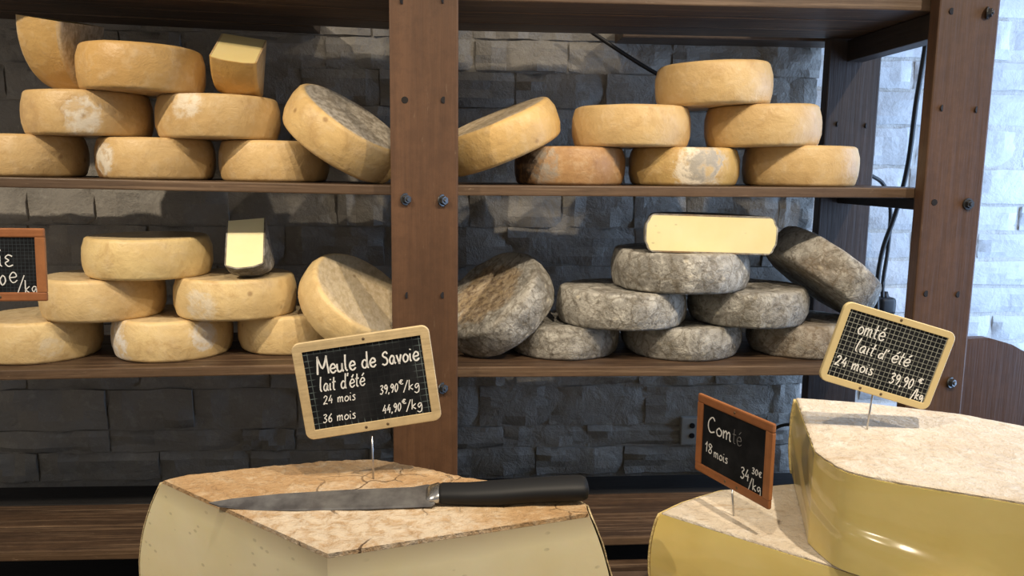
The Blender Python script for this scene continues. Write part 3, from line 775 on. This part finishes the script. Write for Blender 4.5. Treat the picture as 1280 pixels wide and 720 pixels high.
CRUST_O = crust('tan_crust', (0.54, 0.36, 0.19), (0.44, 0.265, 0.125), (0.68, 0.54, 0.36), 0.85, 1.3, 3, None, ((0.02, 0.03, 0.19), 0.20, (0.74, 0.63, 0.48)))
CRUST_W = crust('pale_crust', (0.74, 0.66, 0.54), (0.63, 0.53, 0.41), (0.82, 0.77, 0.69), 0.0, 0.8, 8, (0.50, 0.36, 0.22))
HEEL_O = crust('heel_crust', (0.66, 0.54, 0.32), (0.58, 0.45, 0.25), (0.76, 0.66, 0.46), 0.0, 1.0, 5)
HEEL_C = crust('film_heel_crust', (0.82, 0.66, 0.30), (0.76, 0.60, 0.26), (0.86, 0.72, 0.40), 0.0, 1.0, 6)
PASTE_M = paste('meule_paste', (0.86, 0.78, 0.53), (0.80, 0.71, 0.44), 0.36, 0.45, True, 0.35, (0.19, 0.034, (0.46, 0.37, 0.24)))
PASTE_C = paste('comte_paste', (0.90, 0.72, 0.26), (0.84, 0.65, 0.21), 0.30, 1.0, False, 1.0)

# Meule: point of the wedge towards the camera, heel behind
ZM = 1.01
def q2(px, py, z, w): p = PZ(px, py, z); return (p.x, p.y, w)
f_ = q2(409, 692, ZM, 0)
om = [f_, q2(735, 641, ZM, .55), q2(730, 628, ZM, .55), q2(715, 619, ZM, .6), q2(660, 607, ZM, .8), q2(582, 596, ZM, 1), q2(520, 582, ZM, 1), q2(465, 573, ZM, 1), q2(400, 576, ZM, 1), q2(300, 586, ZM, 1), q2(235, 593, ZM, 1), q2(204, 600, ZM, 1)]
big_cheese('large wedge of pale cheese with cracked tan rind under a long knife', ZM, CZ, om, (f_[0], f_[1]), 0.080, CRUST_O, HEEL_O, PASTE_M, 0.0042, 0.006, 2, flare=True)

# lower Comte block
ZL = 0.97
ol = [q2(1108, 727, ZL, 0), q2(1250, 790, ZL, 0), q2(1250, 640, ZL, 0), q2(1100, 606, ZL, 0), q2(1000, 604, ZL, 1), q2(905, 612, ZL, 1), q2(858, 626, ZL, 1), q2(829, 640, ZL, 1)]
big_cheese('low block of yellow cheese with pale rind under the larger block', ZL, CZ, ol, (q2(1060, 690, ZL, 0)[0], q2(1060, 690, ZL, 0)[1]), 0.016, CRUST_W, HEEL_C, PASTE_C, 0.0012, 0.004, 4)
# upper Comte block resting on it
ZU = 1.098
cu = q2(1200, 570, ZU, 0)
fc = catmull([Vector((*q2(x, y, ZU, 0)[:2], 0)) for x, y in ((1018, 562), (1036, 575), (1062, 588), (1120, 601), (1200, 614), (1290, 629), (1400, 650))], 6)
ou = [(p.x, p.y, 0) for p in fc] + [ q2(1420, 560, ZU, 0), q2(1290, 534, ZU, 1), q2(1200, 517, ZU, 1), q2(1080, 503, ZU, 1), q2(996, 497, ZU, 1)]
big_cheese('tall block of yellow cheese with pale rind stacked on a lower block', ZU, ZL + 0.001, ou, (cu[0], cu[1]), 0.008, CRUST_W, HEEL_C, PASTE_C, 0.0012, 0.004, 6)
# block at the edge of the counter, far from the others
zz = 0.97
c0 = PZ(-58, 650, zz)
oz = [(c0.x, c0.y - 0.10, 0), (c0.x, c0.y + 0.06, 1), (c0.x - 0.08, c0.y + 0.14, 1), (c0.x - 0.2, c0.y + 0.16, 1), (c0.x - 0.34, c0.y + 0.10, 1), (c0.x - 0.36, c0.y - 0.10, 0)]
big_cheese('block of yellow cheese at the end of the counter under the orange framed sign', zz, CZ, oz, (c0.x - 0.18, c0.y), 0.012, CRUST_W, HEEL_C, PASTE_C, 0.0012, 0.004, 9)

# ------------------------------------------------------------------ knife lying on the Meule
BLADE = NM('worn_blade_steel', 0.38); BLADE.b.inputs['Metallic'].default_value = 1.0
BLADE.color(BLADE.mix(BLADE.ramp(BLADE.noise(30, 5, 0.6), [(0.35, 0), (0.65, 1)]), (0.42, 0.41, 0.40), (0.22, 0.21, 0.21)))
BLADE = BLADE.m
BRIGHT = plain('bolster_steel', (0.55, 0.55, 0.55), 0.25, 1.0)
HANDLE = plain('black_handle_plastic', (0.009, 0.010, 0.012), 0.55, spec=0.3)
tip, endp = PZ(261, 629, ZM + 0.005), PZ(735, 613, ZM + 0.015)
kx = (endp - tip).normalized(); kl = (endp - tip).length
ky = Vector((0, 0, 1)).cross(kx).normalized(); kz = kx.cross(ky)
knife = empty('knife', tip, 'long cheese knife with black handle lying on the cracked tan rind', 'knife')
KM = Matrix((kx, ky, kz)).transposed().to_4x4(); KM = Matrix.Rotation(R(0), 4, 'X') @ KM
knife.matrix_world = Matrix.Translation(tip) @ KM @ Matrix.Rotation(R(20), 4, 'X')
s = kl / 473.0                                  # metres per seen pixel along the knife
bl = 279 * s; wd = 0.046
edge = [(0, 0.0), (0.05, -0.16), (0.2, -0.34), (0.4, -0.42), (0.7, -0.46), (0.985, -0.44), (1.0, -0.36)]
spine = [(1.0, 0.40), (0.96, 0.46), (0.90, 0.36), (0.6, 0.34), (0.3, 0.26), (0.1, 0.12)]
out2 = [(a * bl, b * wd) for a, b in edge + spine]
bm = bmesh.new()
th = lambda x, y: 0.0010 + 0.0006 * (x / bl)
lo = [bm.verts.new((x, y, -0.0003)) for x, y in out2]; hi = [bm.verts.new((x, y * 0.9, th(x, y) + 0.0012 * (1 if y > 0 else 0.2))) for x, y in out2]
bm.faces.new(lo[::-1]); bm.faces.new(hi)
for i in range(len(lo)):
    k_ = (i + 1) % len(lo); bm.faces.new((lo[i], lo[k_], hi[k_], hi[i]))
bm_obj('blade', bm, BLADE, knife)
def oval_sweep(name, mat, secs, seg=20):
    bm = bmesh.new(); rings = []
    for x, cy, cz, ry, rz in secs:
        ring = []
        for k in range(seg):
            a = 2 * math.pi * k / seg; ca, sa = math.cos(a), math.sin(a)
            e = 0.75
            ring.append(bm.verts.new((x, cy + ry * math.copysign(abs(ca) ** e, ca), cz + rz * math.copysign(abs(sa) ** e, sa))))
        rings.append(ring)
    for a, b in zip(rings, rings[1:]):
        for k in range(seg): bm.faces.new((a[k], a[(k + 1) % seg], b[(k + 1) % seg], b[k]))
    bm.faces.new(rings[0][::-1]); bm.faces.new(rings[-1])
    return bm_obj(name, bm, mat, knife, None, True)
oval_sweep('bolster', BRIGHT, [(bl - 0.012, 0.002, 0.001, 0.012, 0.002), (bl - 0.006, 0.002, 0.002, 0.016, 0.005), (bl + 0.004, 0.002, 0.003, 0.0165, 0.008), (bl + 0.006, 0.002, 0.003, 0.015, 0.008)])
hs_ = kl - bl
oval_sweep('handle', HANDLE, [(bl + 0.005, 0.001, 0.003, 0.0135, 0.008), (bl + 0.010, 0.001, 0.003, 0.0155, 0.010), (bl + hs_ * 0.22, -0.001, 0.002, 0.0165, 0.0115), (bl + hs_ * 0.40, -0.002, 0.003, 0.0180, 0.013), (bl + hs_ * 0.65, 0.0, 0.004, 0.0175, 0.013), (bl + hs_ * 0.88, 0.001, 0.004, 0.0185, 0.0135), (bl + hs_ * 0.96, 0.001, 0.004, 0.0180, 0.0130), (bl + hs_ * 0.99, 0.001, 0.004, 0.0150, 0.0105), (bl + hs_, 0.001, 0.004, 0.009, 0.006)])

# ------------------------------------------------------------------ chalk signs
G = {
 'M': (.80, [[(0, 0), (.08, 1), (.09, 1), (.38, .35), (.68, 1), (.69, 1), (.78, 0)]]),
 'e': (.46, [[(.05, .25), (.4, .3), (.36, .48), (.2, .52), (.04, .28), (.14, .03), (.3, 0), (.45, .12)]]),
 'u': (.48, [[(.03, .5), (.03, .15), (.15, 0), (.32, .1), (.38, .5)], [(.38, .5), (.38, .1), (.46, 0)]]),
 'l': (.26, [[(.1, 1.0), (.06, .5), (.08, .1), (.2, 0)]]),
 'd': (.50, [[(.38, .4), (.2, .5), (.05, .3), (.1, .05), (.28, .02), (.38, .25), (.42, 1.0)], [(.4, .4), (.42, .05), (.5, 0)]]),
 'S': (.46, [[(.42, .66), (.3, .8), (.12, .70), (.12, .54), (.35, .38), (.38, .12), (.2, 0), (.02, .08)]]),
 's': (.34, [[(.3, .45), (.18, .5), (.08, .4), (.25, .22), (.26, .05), (.12, 0), (.02, .06)]]),
 'a': (.46, [[(.36, .42), (.2, .5), (.04, .28), (.1, .04), (.26, .05), (.36, .4), (.36, .1), (.46, 0)]]),
 'v': (.38, [[(.02, .5), (.18, 0), (.19, 0), (.34, .5)]]),
 'o': (.42, [[(.2, .5), (.04, .28), (.12, .02), (.32, .06), (.38, .32), (.2, .5)]]),
 'i': (.18, [[(.06, .48), (.06, .1), (.14, 0)], [(.08, .70), (.10, .76)]]),
 't': (.32, [[(.15, .85), (.12, .1), (.26, 0)], [(0, .52), (.3, .55)]]),
 'E': (.42, [[(.36, .45), (.2, .52), (.06, .4), (.2, .27), (.05, .15), (.18, 0), (.38, .06)]]),
 'é': (.46, [[(.05, .25), (.4, .3), (.36, .48), (.2, .52), (.04, .28), (.14, .03), (.3, 0), (.45, .12)], [(.2, .66), (.36, .84)]]),
 "'": (.14, [[(.08, 1), (.03, .78)]]),
 'm': (.58, [[(.02, .5), (.04, 0)], [(.04, .3), (.16, .5), (.24, .4), (.24, 0)], [(.24, .3), (.38, .5), (.46, .4), (.46, .08), (.54, 0)]]),
 '2': (.44, [[(.04, .62), (.18, .8), (.34, .65), (.2, .3), (.02, .02), (.2, .06), (.38, 0)]]),
 '4': (.42, [[(.22, .8), (.02, .3), (.03, .3), (.36, .32)], [(.28, .5), (.26, 0)]]),
 '3': (.40, [[(.05, .72), (.22, .8), (.32, .65), (.15, .45), (.34, .25), (.2, 0), (.02, .08)]]),
 '9': (.40, [[(.32, .65), (.16, .8), (.04, .58), (.18, .42), (.33, .62), (.3, .3), (.18, 0)]]),
 ',': (.16, [[(.08, .06), (.02, -.12)]]),
 '0': (.40, [[(.18, .8), (.03, .45), (.14, .02), (.32, .3), (.3, .65), (.18, .8)]]),
 '€': (.46, [[(.4, .62), (.22, .7), (.08, .4), (.2, .05), (.4, .1)], [(0, .45), (.3, .47)], [(0, .3), (.28, .32)]]),
 '/': (.32, [[(0, -.15), (.3, .95)]]),
 'k': (.38, [[(.05, .95), (.04, 0)], [(.32, .5), (.06, .25), (.07, .24), (.34, 0)]]),
 'g': (.40, [[(.34, .42), (.18, .5), (.05, .3), (.16, .1), (.33, .35), (.34, -.2), (.18, -.35), (.02, -.22)]]),
 '6': (.40, [[(.3, .8), (.06, .4), (.1, .05), (.28, .04), (.32, .28), (.18, .4), (.07, .22)]]),
 'C': (.56, [[(.5, .8), (.34, .98), (.1, .7), (.06, .3), (.22, 0), (.5, .12)]]),
 '1': (.24, [[(.02, .55), (.16, .8), (.17, .8), (.14, 0)]]),
 '8': (.38, [[(.3, .68), (.16, .8), (.05, .62), (.3, .25), (.2, 0), (.04, .15), (.3, .6), (.28, .7)]]),
 ' ': (.30, []),
}
CHALK = NM('white_chalk', 0.9); CHALK.color((0.80, 0.80, 0.78)); CHALK = CHALK.m
CHALK_F = NM('faded_chalk', 0.9); CHALK_F.color((0.22, 0.22, 0.22)); CHALK_F = CHALK_F.m

def lettering(root, W, H, text, u0, u1, v, size, stroke=0.0016, y=-0.0, mat=None, slope=0.0, shear=0.0):
    """one handwritten line as raised chalk strokes; u,v: shares of the board's width and height, v = baseline from the top"""
    bm = bmesh.new(); x = 0; strokes = []
    tot = sum(G[ch][0] + 0.06 for ch in text)
    sx = (u1 - u0) * W / tot; sy = size * H
    for ch in text:
        w, ss = G[ch]
        for st in ss: strokes.append([((x + a + shear * b) * sx, b * sy) for a, b in st])
        x += w + 0.06
    for st in strokes:
        pts = catmull([Vector((a, b, 0)) for a, b in st], 5)
        L_, R_ = [], []
        for i, p in enumerate(pts):
            t = pts[min(i + 1, len(pts) - 1)] - pts[max(i - 1, 0)]
            if t.length < 1e-7: t = Vector((1, 0, 0))
            t.normalize(); nrm = Vector((-t.y, t.x, 0))
            hw_ = stroke * 0.5 * (0.85 + 0.3 * noise.noise(p * 400))
            for lst, sg in ((L_, 1), (R_, -1)):
                q = p + nrm * hw_ * sg
                X = (u0 - 0.5) * W + q.x; Z = (0.5 - v) * H + q.y + slope * q.x
                lst.append((X, Z))
        for i in range(len(pts) - 1):
            quad = [L_[i], L_[i + 1], R_[i + 1], R_[i]]
            f = [bm.verts.new((a, y, b)) for a, b in quad]; bk = [bm.verts.new((a, y + 0.0005, b)) for a, b in quad]
            bm.faces.new(f)
            for k in range(4): bm.faces.new((f[k], f[(k + 1) % 4], bk[(k + 1) % 4], bk[k]))
    return bm_obj('lettering', bm, mat or CHALK, root)

def slate_mat(name, W, H, pitch, amt, line=(0.42, 0.46, 0.44), centre_erased=False):
    k = NM(name, 0.75, spec=0.12)
    sx = k.n('ShaderNodeSeparateXYZ'); k.L(k.co, sx.inputs[0])
    ms = []
    for ax in (0, 2):
        fr = k.math('FRACT', k.math('ADD', k.math('DIVIDE', sx.outputs[ax], pitch), 100.37))
        ms.append(k.math('LESS_THAN', fr, 0.10))
    m = k.math('MAXIMUM', ms[0], ms[1])
    m = k.math('MULTIPLY', m, k.ramp(k.noise(120, 3), [(0.3, 0.45), (0.6, 1)]))
    if centre_erased:
        ax_ = k.math('DIVIDE', k.math('ABSOLUTE', sx.outputs[0]), W / 2); az_ = k.math('DIVIDE', k.math('ABSOLUTE', sx.outputs[2]), H / 2)
        e = k.math('ADD', k.math('MAXIMUM', ax_, az_), k.math('MULTIPLY', k.math('SUBTRACT', k.noise(25, 3), 0.5), 0.25))
        m = k.math('MULTIPLY', m, k.ramp(e, [(0.72, 0.04), (0.84, 1)]))
    dust = k.ramp(k.noise(22, 5, 0.6), [(0.45, 0), (0.8, 1)])
    c = k.mix(k.math('MULTIPLY', dust, 0.06), (0.008, 0.009, 0.011), (0.3, 0.3, 0.32))
    c = k.mix(k.math('MULTIPLY', m, amt), c, line)
    return k.color(c)

def ring_frame_bm(W, H, bw, th, rad, n=6):
    def rr(w, h, r):
        pts = []
        for cx, cz, a0 in ((w / 2 - r, h / 2 - r, 0), (-w / 2 + r, h / 2 - r, 90), (-w / 2 + r, -h / 2 + r, 180), (w / 2 - r, -h / 2 + r, 270)):
            for k in range(n + 1):
                a = R(a0 + 90 * k / n); pts.append((cx + r * math.cos(a), cz + r * math.sin(a)))
        return pts
    bm = bmesh.new(); b = 0.0009
    loops = [(rr(W, H, rad), th / 2), (rr(W, H, rad), -th / 2 + b), (rr(W - 2 * b, H - 2 * b, rad - b), -th / 2), (rr(W - 2 * bw, H - 2 * bw, 0.0008), -th / 2), (rr(W - 2 * bw - b, H - 2 * bw - b, 0.0008), -th / 2 + b), (rr(W - 2 * bw - b, H - 2 * bw - b, 0.0008), th / 2)]
    rings = [[bm.verts.new((x, y, z)) for x, z in pts] for pts, y in loops]
    for i in range(len(rings)):
        a, c = rings[i], rings[(i + 1) % len(rings)]
        for k in range(len(a)):
            bm.faces.new((a[k], a[(k + 1) % len(a)], c[(k + 1) % len(a)], c[k]))
    return bm
FR_Y = wood('pale_frame_wood', (0.68, 0.53, 0.30), (0.60, 0.45, 0.24), 0, 0.5)
FR_Y2 = plain('yellow_frame_plastic', (0.66, 0.53, 0.27), 0.5)
FR_OX = wood('orange_frame_wood', (0.42, 0.165, 0.055), (0.33, 0.115, 0.04), 0, 0.45)
FR_OZ = wood('orange_rail_wood', (0.44, 0.175, 0.06), (0.34, 0.12, 0.04), 2, 0.45)
PIN = plain('pin_steel', (0.55, 0.55, 0.55), 0.3, 1.0)
RIVET = plain('rivet_brass', (0.16, 0.11, 0.06), 0.5, 0.6)

def sign(label, M, W, H, bw, th, style, slate, pin_top, pin_bottom, rivets=((-0.06, 1), (0.10, 1), (0.02, 0))):
    root = empty('chalk_sign', (0, 0, 0), label, 'sign', 'chalkboard price signs')
    root.matrix_world = M
    if style == 'ring': bm_obj('frame', ring_frame_bm(W, H, bw, th, 0.011), FR_Y2 if slate[0] == 'p' else FR_Y, root)
    else:
        for sg in (1, -1):
            o = bm_obj('frame_rail', box_bm(W, th, bw, 0.0022), FR_OX, root, (0, 0, sg * (H / 2 - bw / 2)))
        for sg in (1, -1):
            o = bm_obj('frame_stile', box_bm(bw, th * 0.96, H - 2 * bw + 0.0004, 0.0008), FR_OZ, root, (sg * (W / 2 - bw / 2), 0, 0))
    sl = bm_obj('slate', box_bm(W - 2 * bw + 0.0002, th * 0.5, H - 2 * bw + 0.0002, 0), slate[1], root, (0, 0.0002, 0))
    for u, bot in rivets:
        bm = bmesh.new(); bmesh.ops.create_uvsphere(bm, u_segments=10, v_segments=6, radius=0.0021)
        for v in bm.verts: v.co.y *= 0.4
        bm_obj('rivet', bm, RIVET, root, (u * W, -th / 2, (-1 if bot else 1) * (H / 2 - bw * 0.5)), True)
    Mi = M.inverted()
    a, b = Mi @ Vector(pin_top), Mi @ Vector(pin_bottom)
    bm_obj('pin', tube_bm([a, (a + b) / 2, b], 0.0013, 8), PIN, root, None, True)
    return root
def sign_matrix(cx, cy, Yd, yaw, roll, pitch=0):
    return Matrix.Translation(PY(cx, cy, Yd)) @ Rm4(yaw, 'Z') @ Rm4(pitch, 'X') @ Rm4(roll, 'Y')
def Rm4(a, ax): return Matrix.Rotation(R(a), 4, ax)
FY = lambda th: -th * 0.25 - 0.0002             # front face of the slate

# sign on the Meule
b0 = PZ(467, 599, ZM); Y1 = b0.y - 0.002
sc1 = depth(PY(460, 478, Y1)) / FPX
W1, H1 = 170 * sc1, 124 * sc1
M1 = sign_matrix(459.5, 478, Y1, 2, -8.0)
sg1 = sign('pale wooden framed chalk sign with two prices pinned in the cracked wedge', M1, W1, H1, 11.5 * sc1, 0.006, 'ring', ('w', slate_mat('slate_meule', W1, H1, W1 / 21, 0.55, (0.28, 0.36, 0.36), True)), PY(465, 545, Y1 + 0.004), PZ(467, 599, ZM) - Vector((0, 0, 0.01)))
y_ = FY(0.006)
lettering(sg1, W1, H1, 'Meule de Savoie'.replace('S', 'S'), 0.155, 0.905, 0.345, 0.165, 0.0027, y_, slope=0.0, shear=0.08)
lettering(sg1, W1, H1, "lait d'été", 0.15, 0.485, 0.52, 0.15, 0.0021, y_, shear=0.18)
lettering(sg1, W1, H1, '24 mois', 0.16, 0.40, 0.655, 0.105, 0.0015, y_, shear=0.15)
lettering(sg1, W1, H1, '36 mois', 0.135, 0.38, 0.845, 0.105, 0.0015, y_, shear=0.15)
for v in (0.64, 0.845):
    lettering(sg1, W1, H1, '39,90' if v < 0.7 else '44,90', 0.575, 0.715, v, 0.11, 0.0016, y_, shear=0.2)
    lettering(sg1, W1, H1, '€', 0.725, 0.765, v - 0.07, 0.065, 0.0014, y_)
    lettering(sg1, W1, H1, '/kg', 0.75, 0.875, v, 0.11, 0.0015, y_, shear=0.12)

# sign with orange wood frame, seen from the side, on the low block
b2 = PZ(918, 645, ZL)
Y2 = b2.y
W2, H2 = 0.158, 0.117
M2 = sign_matrix(916, 560, Y2, -70, 0)
sg2 = sign('orange wooden framed chalk sign turned sideways on the low cheese block', M2, W2, H2, 0.013, 0.006, 'rails', ('o', slate_mat('slate_plain', W2, H2, 0.01, 0.0)), PY(915, 612, Y2 + 0.003), PZ(918, 645, ZL) - Vector((0, 0, 0.008)))
lettering(sg2, W2, H2, 'Com', 0.15, 0.50, 0.43, 0.20, 0.0021, y_)
lettering(sg2, W2, H2, 'té', 0.50, 0.63, 0.43, 0.20, 0.0008, y_, CHALK_F)
lettering(sg2, W2, H2, '18', 0.13, 0.245, 0.70, 0.15, 0.0016, y_)
lettering(sg2, W2, H2, 'mois', 0.26, 0.46, 0.72, 0.13, 0.0013, y_)
lettering(sg2, W2, H2, '34,', 0.63, 0.78, 0.80, 0.17, 0.0017, y_)
lettering(sg2, W2, H2, '30€', 0.77, 0.90, 0.68, 0.09, 0.0013, y_)
lettering(sg2, W2, H2, '/kg', 0.74, 0.90, 0.87, 0.14, 0.0014, y_)

# yellow framed sign on the tall block
b3 = PZ(1083, 537, ZU)
Y3 = b3.y - 0.004
sc3 = depth(PY(1109, 447, Y3)) / FPX
W3, H3 = 146 * sc3, 104 * sc3
M3_ = sign_matrix(1108.5, 445, Y3, -4, 16.0)
sg3 = sign('yellow framed grid chalk sign tilted on the tall cheese block', M3_, W3, H3, 8.2 * sc3, 0.006, 'ring', ('p', slate_mat('slate_grid', W3, H3, W3 / 24.5, 0.75, (0.50, 0.52, 0.46))), PY(1091, 492, Y3 + 0.004), PZ(1083, 537, ZU) - Vector((0, 0, 0.008)), ((-0.13, 1), (0.06, 1), (0.0, 0)))
lettering(sg3, W3, H3, 'omté', 0.18, 0.43, 0.34, 0.19, 0.0019, y_)
lettering(sg3, W3, H3, "lait", 0.21, 0.39, 0.55, 0.17, 0.0019, y_, shear=0.12)
lettering(sg3, W3, H3, "d'", 0.42, 0.50, 0.55, 0.13, 0.0019, y_, shear=0.12)
lettering(sg3, W3, H3, "été", 0.54, 0.71, 0.55, 0.17, 0.0019, y_, shear=0.12)
lettering(sg3, W3, H3, '24 mois', 0.09, 0.44, 0.775, 0.15, 0.0019, y_)
lettering(sg3, W3, H3, '39,90', 0.59, 0.81, 0.80, 0.16, 0.0018, y_)
lettering(sg3, W3, H3, '€', 0.83, 0.885, 0.70, 0.08, 0.0017, y_)
lettering(sg3, W3, H3, '/kg', 0.82, 0.93, 0.90, 0.13, 0.0018, y_)

# orange framed sign above the block at the counter's end
Y4 = 1.17
sc4 = depth(PY(0, 331, Y4)) / FPX
W4, H4 = 136 * sc4, 92 * sc4
M4 = sign_matrix(-16, 331, Y4, 6, 0.5, -2)
pz = PY(-16, 372, Y4)
sg4 = sign('orange wooden framed chalk sign ending in ie above the lower shelf wheels', M4, W4, H4, 11.5 * sc4, 0.006, 'rails', ('o', slate_mat('slate_fine_grid', W4, H4, W4 / 30, 0.18, (0.2, 0.26, 0.3))), pz + Vector((0, 0.004, 0)), Vector((pz.x - 0.01, pz.y, zz - 0.005)))
lettering(sg4, W4, H4, 'iE', 0.60, 0.74, 0.52, 0.30, 0.0019, y_)
lettering(sg4, W4, H4, '0', 0.60, 0.67, 0.78, 0.17, 0.0019, y_)
lettering(sg4, W4, H4, 'e', 0.68, 0.76, 0.74, 0.26, 0.0017, y_)
lettering(sg4, W4, H4, '/', 0.735, 0.83, 0.90, 0.27, 0.0016, y_)
lettering(sg4, W4, H4, 'kg', 0.81, 0.925, 0.89, 0.19, 0.0015, y_)

# ------------------------------------------------------------------ cables, plug, socket, brown panel
def cable(pts, r, label, group='black cables on the wall'):
    P_ = [PY(*p) for p in pts]; o0 = P_[0].copy()
    pts_ = catmull([p - o0 for p in P_], 8)
    o = bm_obj('cable', tube_bm(pts_, r, 8), BLACK, None, o0, True); tag(o, label, 'cable', group); return o
cable([(725, 30, 2.07), (760, 54, 2.07), (800, 80, 2.07), (850, 110, 2.07), (900, 150, 2.07)], 0.0055, 'black cable slanting down behind the top round cheese')
cable([(1160, 20, 2.03), (1156, 62, 2.04), (1145, 130, 2.06), (1135, 205, 2.09), (1121, 262, 2.12), (1104, 310, 2.14), (1097, 350, 2.14), (1096, 388, 2.13)], 0.0065, 'thick black cable hanging down the white stone wall beside the post')
cable([(1072, 212, 2.10), (1090, 220, 2.13), (1105, 232, 2.15), (1113, 262, 2.16), (1110, 310, 2.16), (1104, 350, 2.15), (1103, 372, 2.14)], 0.0055, 'thinner black cable curving from behind the last round cheese to the plug')
cable([(962, 545, 2.085), (972, 534, 2.075), (988, 531, 2.07), (997, 540, 2.07), (1001, 560, 2.07), (996, 590, 2.07), (992, 600, 2.07)], 0.0045, 'grey black cable looping on the wall behind the tall cheese block')
def plug(px, py, Yd, sx, sz, label):
    bm = box_bm(sx, 0.045, sz, 0.012, 3)
    c = PY(px, py, Yd); o = empty('power_plug', c, label, 'plug', 'black power plugs')
    bm_obj('plug_body', bm, BLACK, o, (0, 0, 0), True)
    bm_obj('plug_collar', tube_bm([Vector((0, 0, sz * 0.4)), Vector((-0.002, 0, sz * 0.55)), Vector((-0.003, 0, sz * 0.8))], lambda t: 0.013 - 0.005 * t, 10), BLACK, o, None, True)
    return o
plug(1106, 382, 2.165, 0.048, 0.05, 'black power plug on the white stone wall under the hanging cables')
plug(992, 603, 2.065, 0.05, 0.032, 'black plug low on the stone wall behind the tall cheese block')
PLATE = plain('socket_plate', (0.40, 0.39, 0.36), 0.5)
cs = PY(862, 538, YW - 0.012)
so = empty('wall_socket', cs, 'small pale wall socket plate with dark openings low on the stone wall', 'socket')
bm_obj('plate', box_bm(0.055, 0.02, 0.08, 0.004), PLATE, so, (0, 0, 0))
for dz in (0.017, -0.012):
    bm = bmesh.new(); bmesh.ops.create_cone(bm, cap_ends=True, segments=14, radius1=0.0085, radius2=0.007, depth=0.006, matrix=Matrix.Rotation(R(90), 4, 'X'))
    bm_obj('opening', bm, HOLE, so, (0.004, -0.0105, dz))
# brown panel with a rounded shoulder beside the right post
PAN = wood('reddish_panel_wood', (0.120, 0.052, 0.021), (0.100, 0.042, 0.017), 2, 0.5)
YP = 1.70
prof = [PY(x, y, YP) for x, y in ((1196, 425), (1215, 423.5), (1237, 423), (1252, 427), (1266, 431), (1280, 439))]
prof += [Vector((prof[-1].x + d, YP, prof[-1].z - e)) for d, e in ((0.02, 0.012), (0.04, 0.03), (0.055, 0.055), (0.06, 0.09), (0.06, 0.5))]
prof += [Vector((prof[0].x, YP, prof[-1].z))]
pc = Vector((sum(p.x for p in prof) / len(prof), YP, 0))
bm = bmesh.new()
fr = [bm.verts.new((p.x - pc.x, 0, p.z)) for p in prof]; bk = [bm.verts.new((p.x - pc.x, 0.03, p.z)) for p in prof]
bm.faces.new(fr); bm.faces.new(bk[::-1])
for i in range(len(fr)):
    k_ = (i + 1) % len(fr); bm.faces.new((fr[i], fr[k_], bk[k_], bk[i]))
bmesh.ops.bevel(bm, geom=[e for e in bm.edges if abs(e.verts[0].co.y - e.verts[1].co.y) < 1e-6], offset=0.003, segments=2, affect='EDGES')
pan = empty('wooden_panel', (pc.x, YP, 0), 'reddish brown wooden panel with rounded shoulder standing beside the shelf post', 'panel')
bm_obj('board', bm, PAN, pan, (0, 0, 0))
zl_ = prof[-1].z
for dx in (-0.06, 0.06):
    box('leg', (dx - 0.02, 0.002, 0.0), (dx + 0.02, 0.028, zl_ + 0.002), PAN, pan)
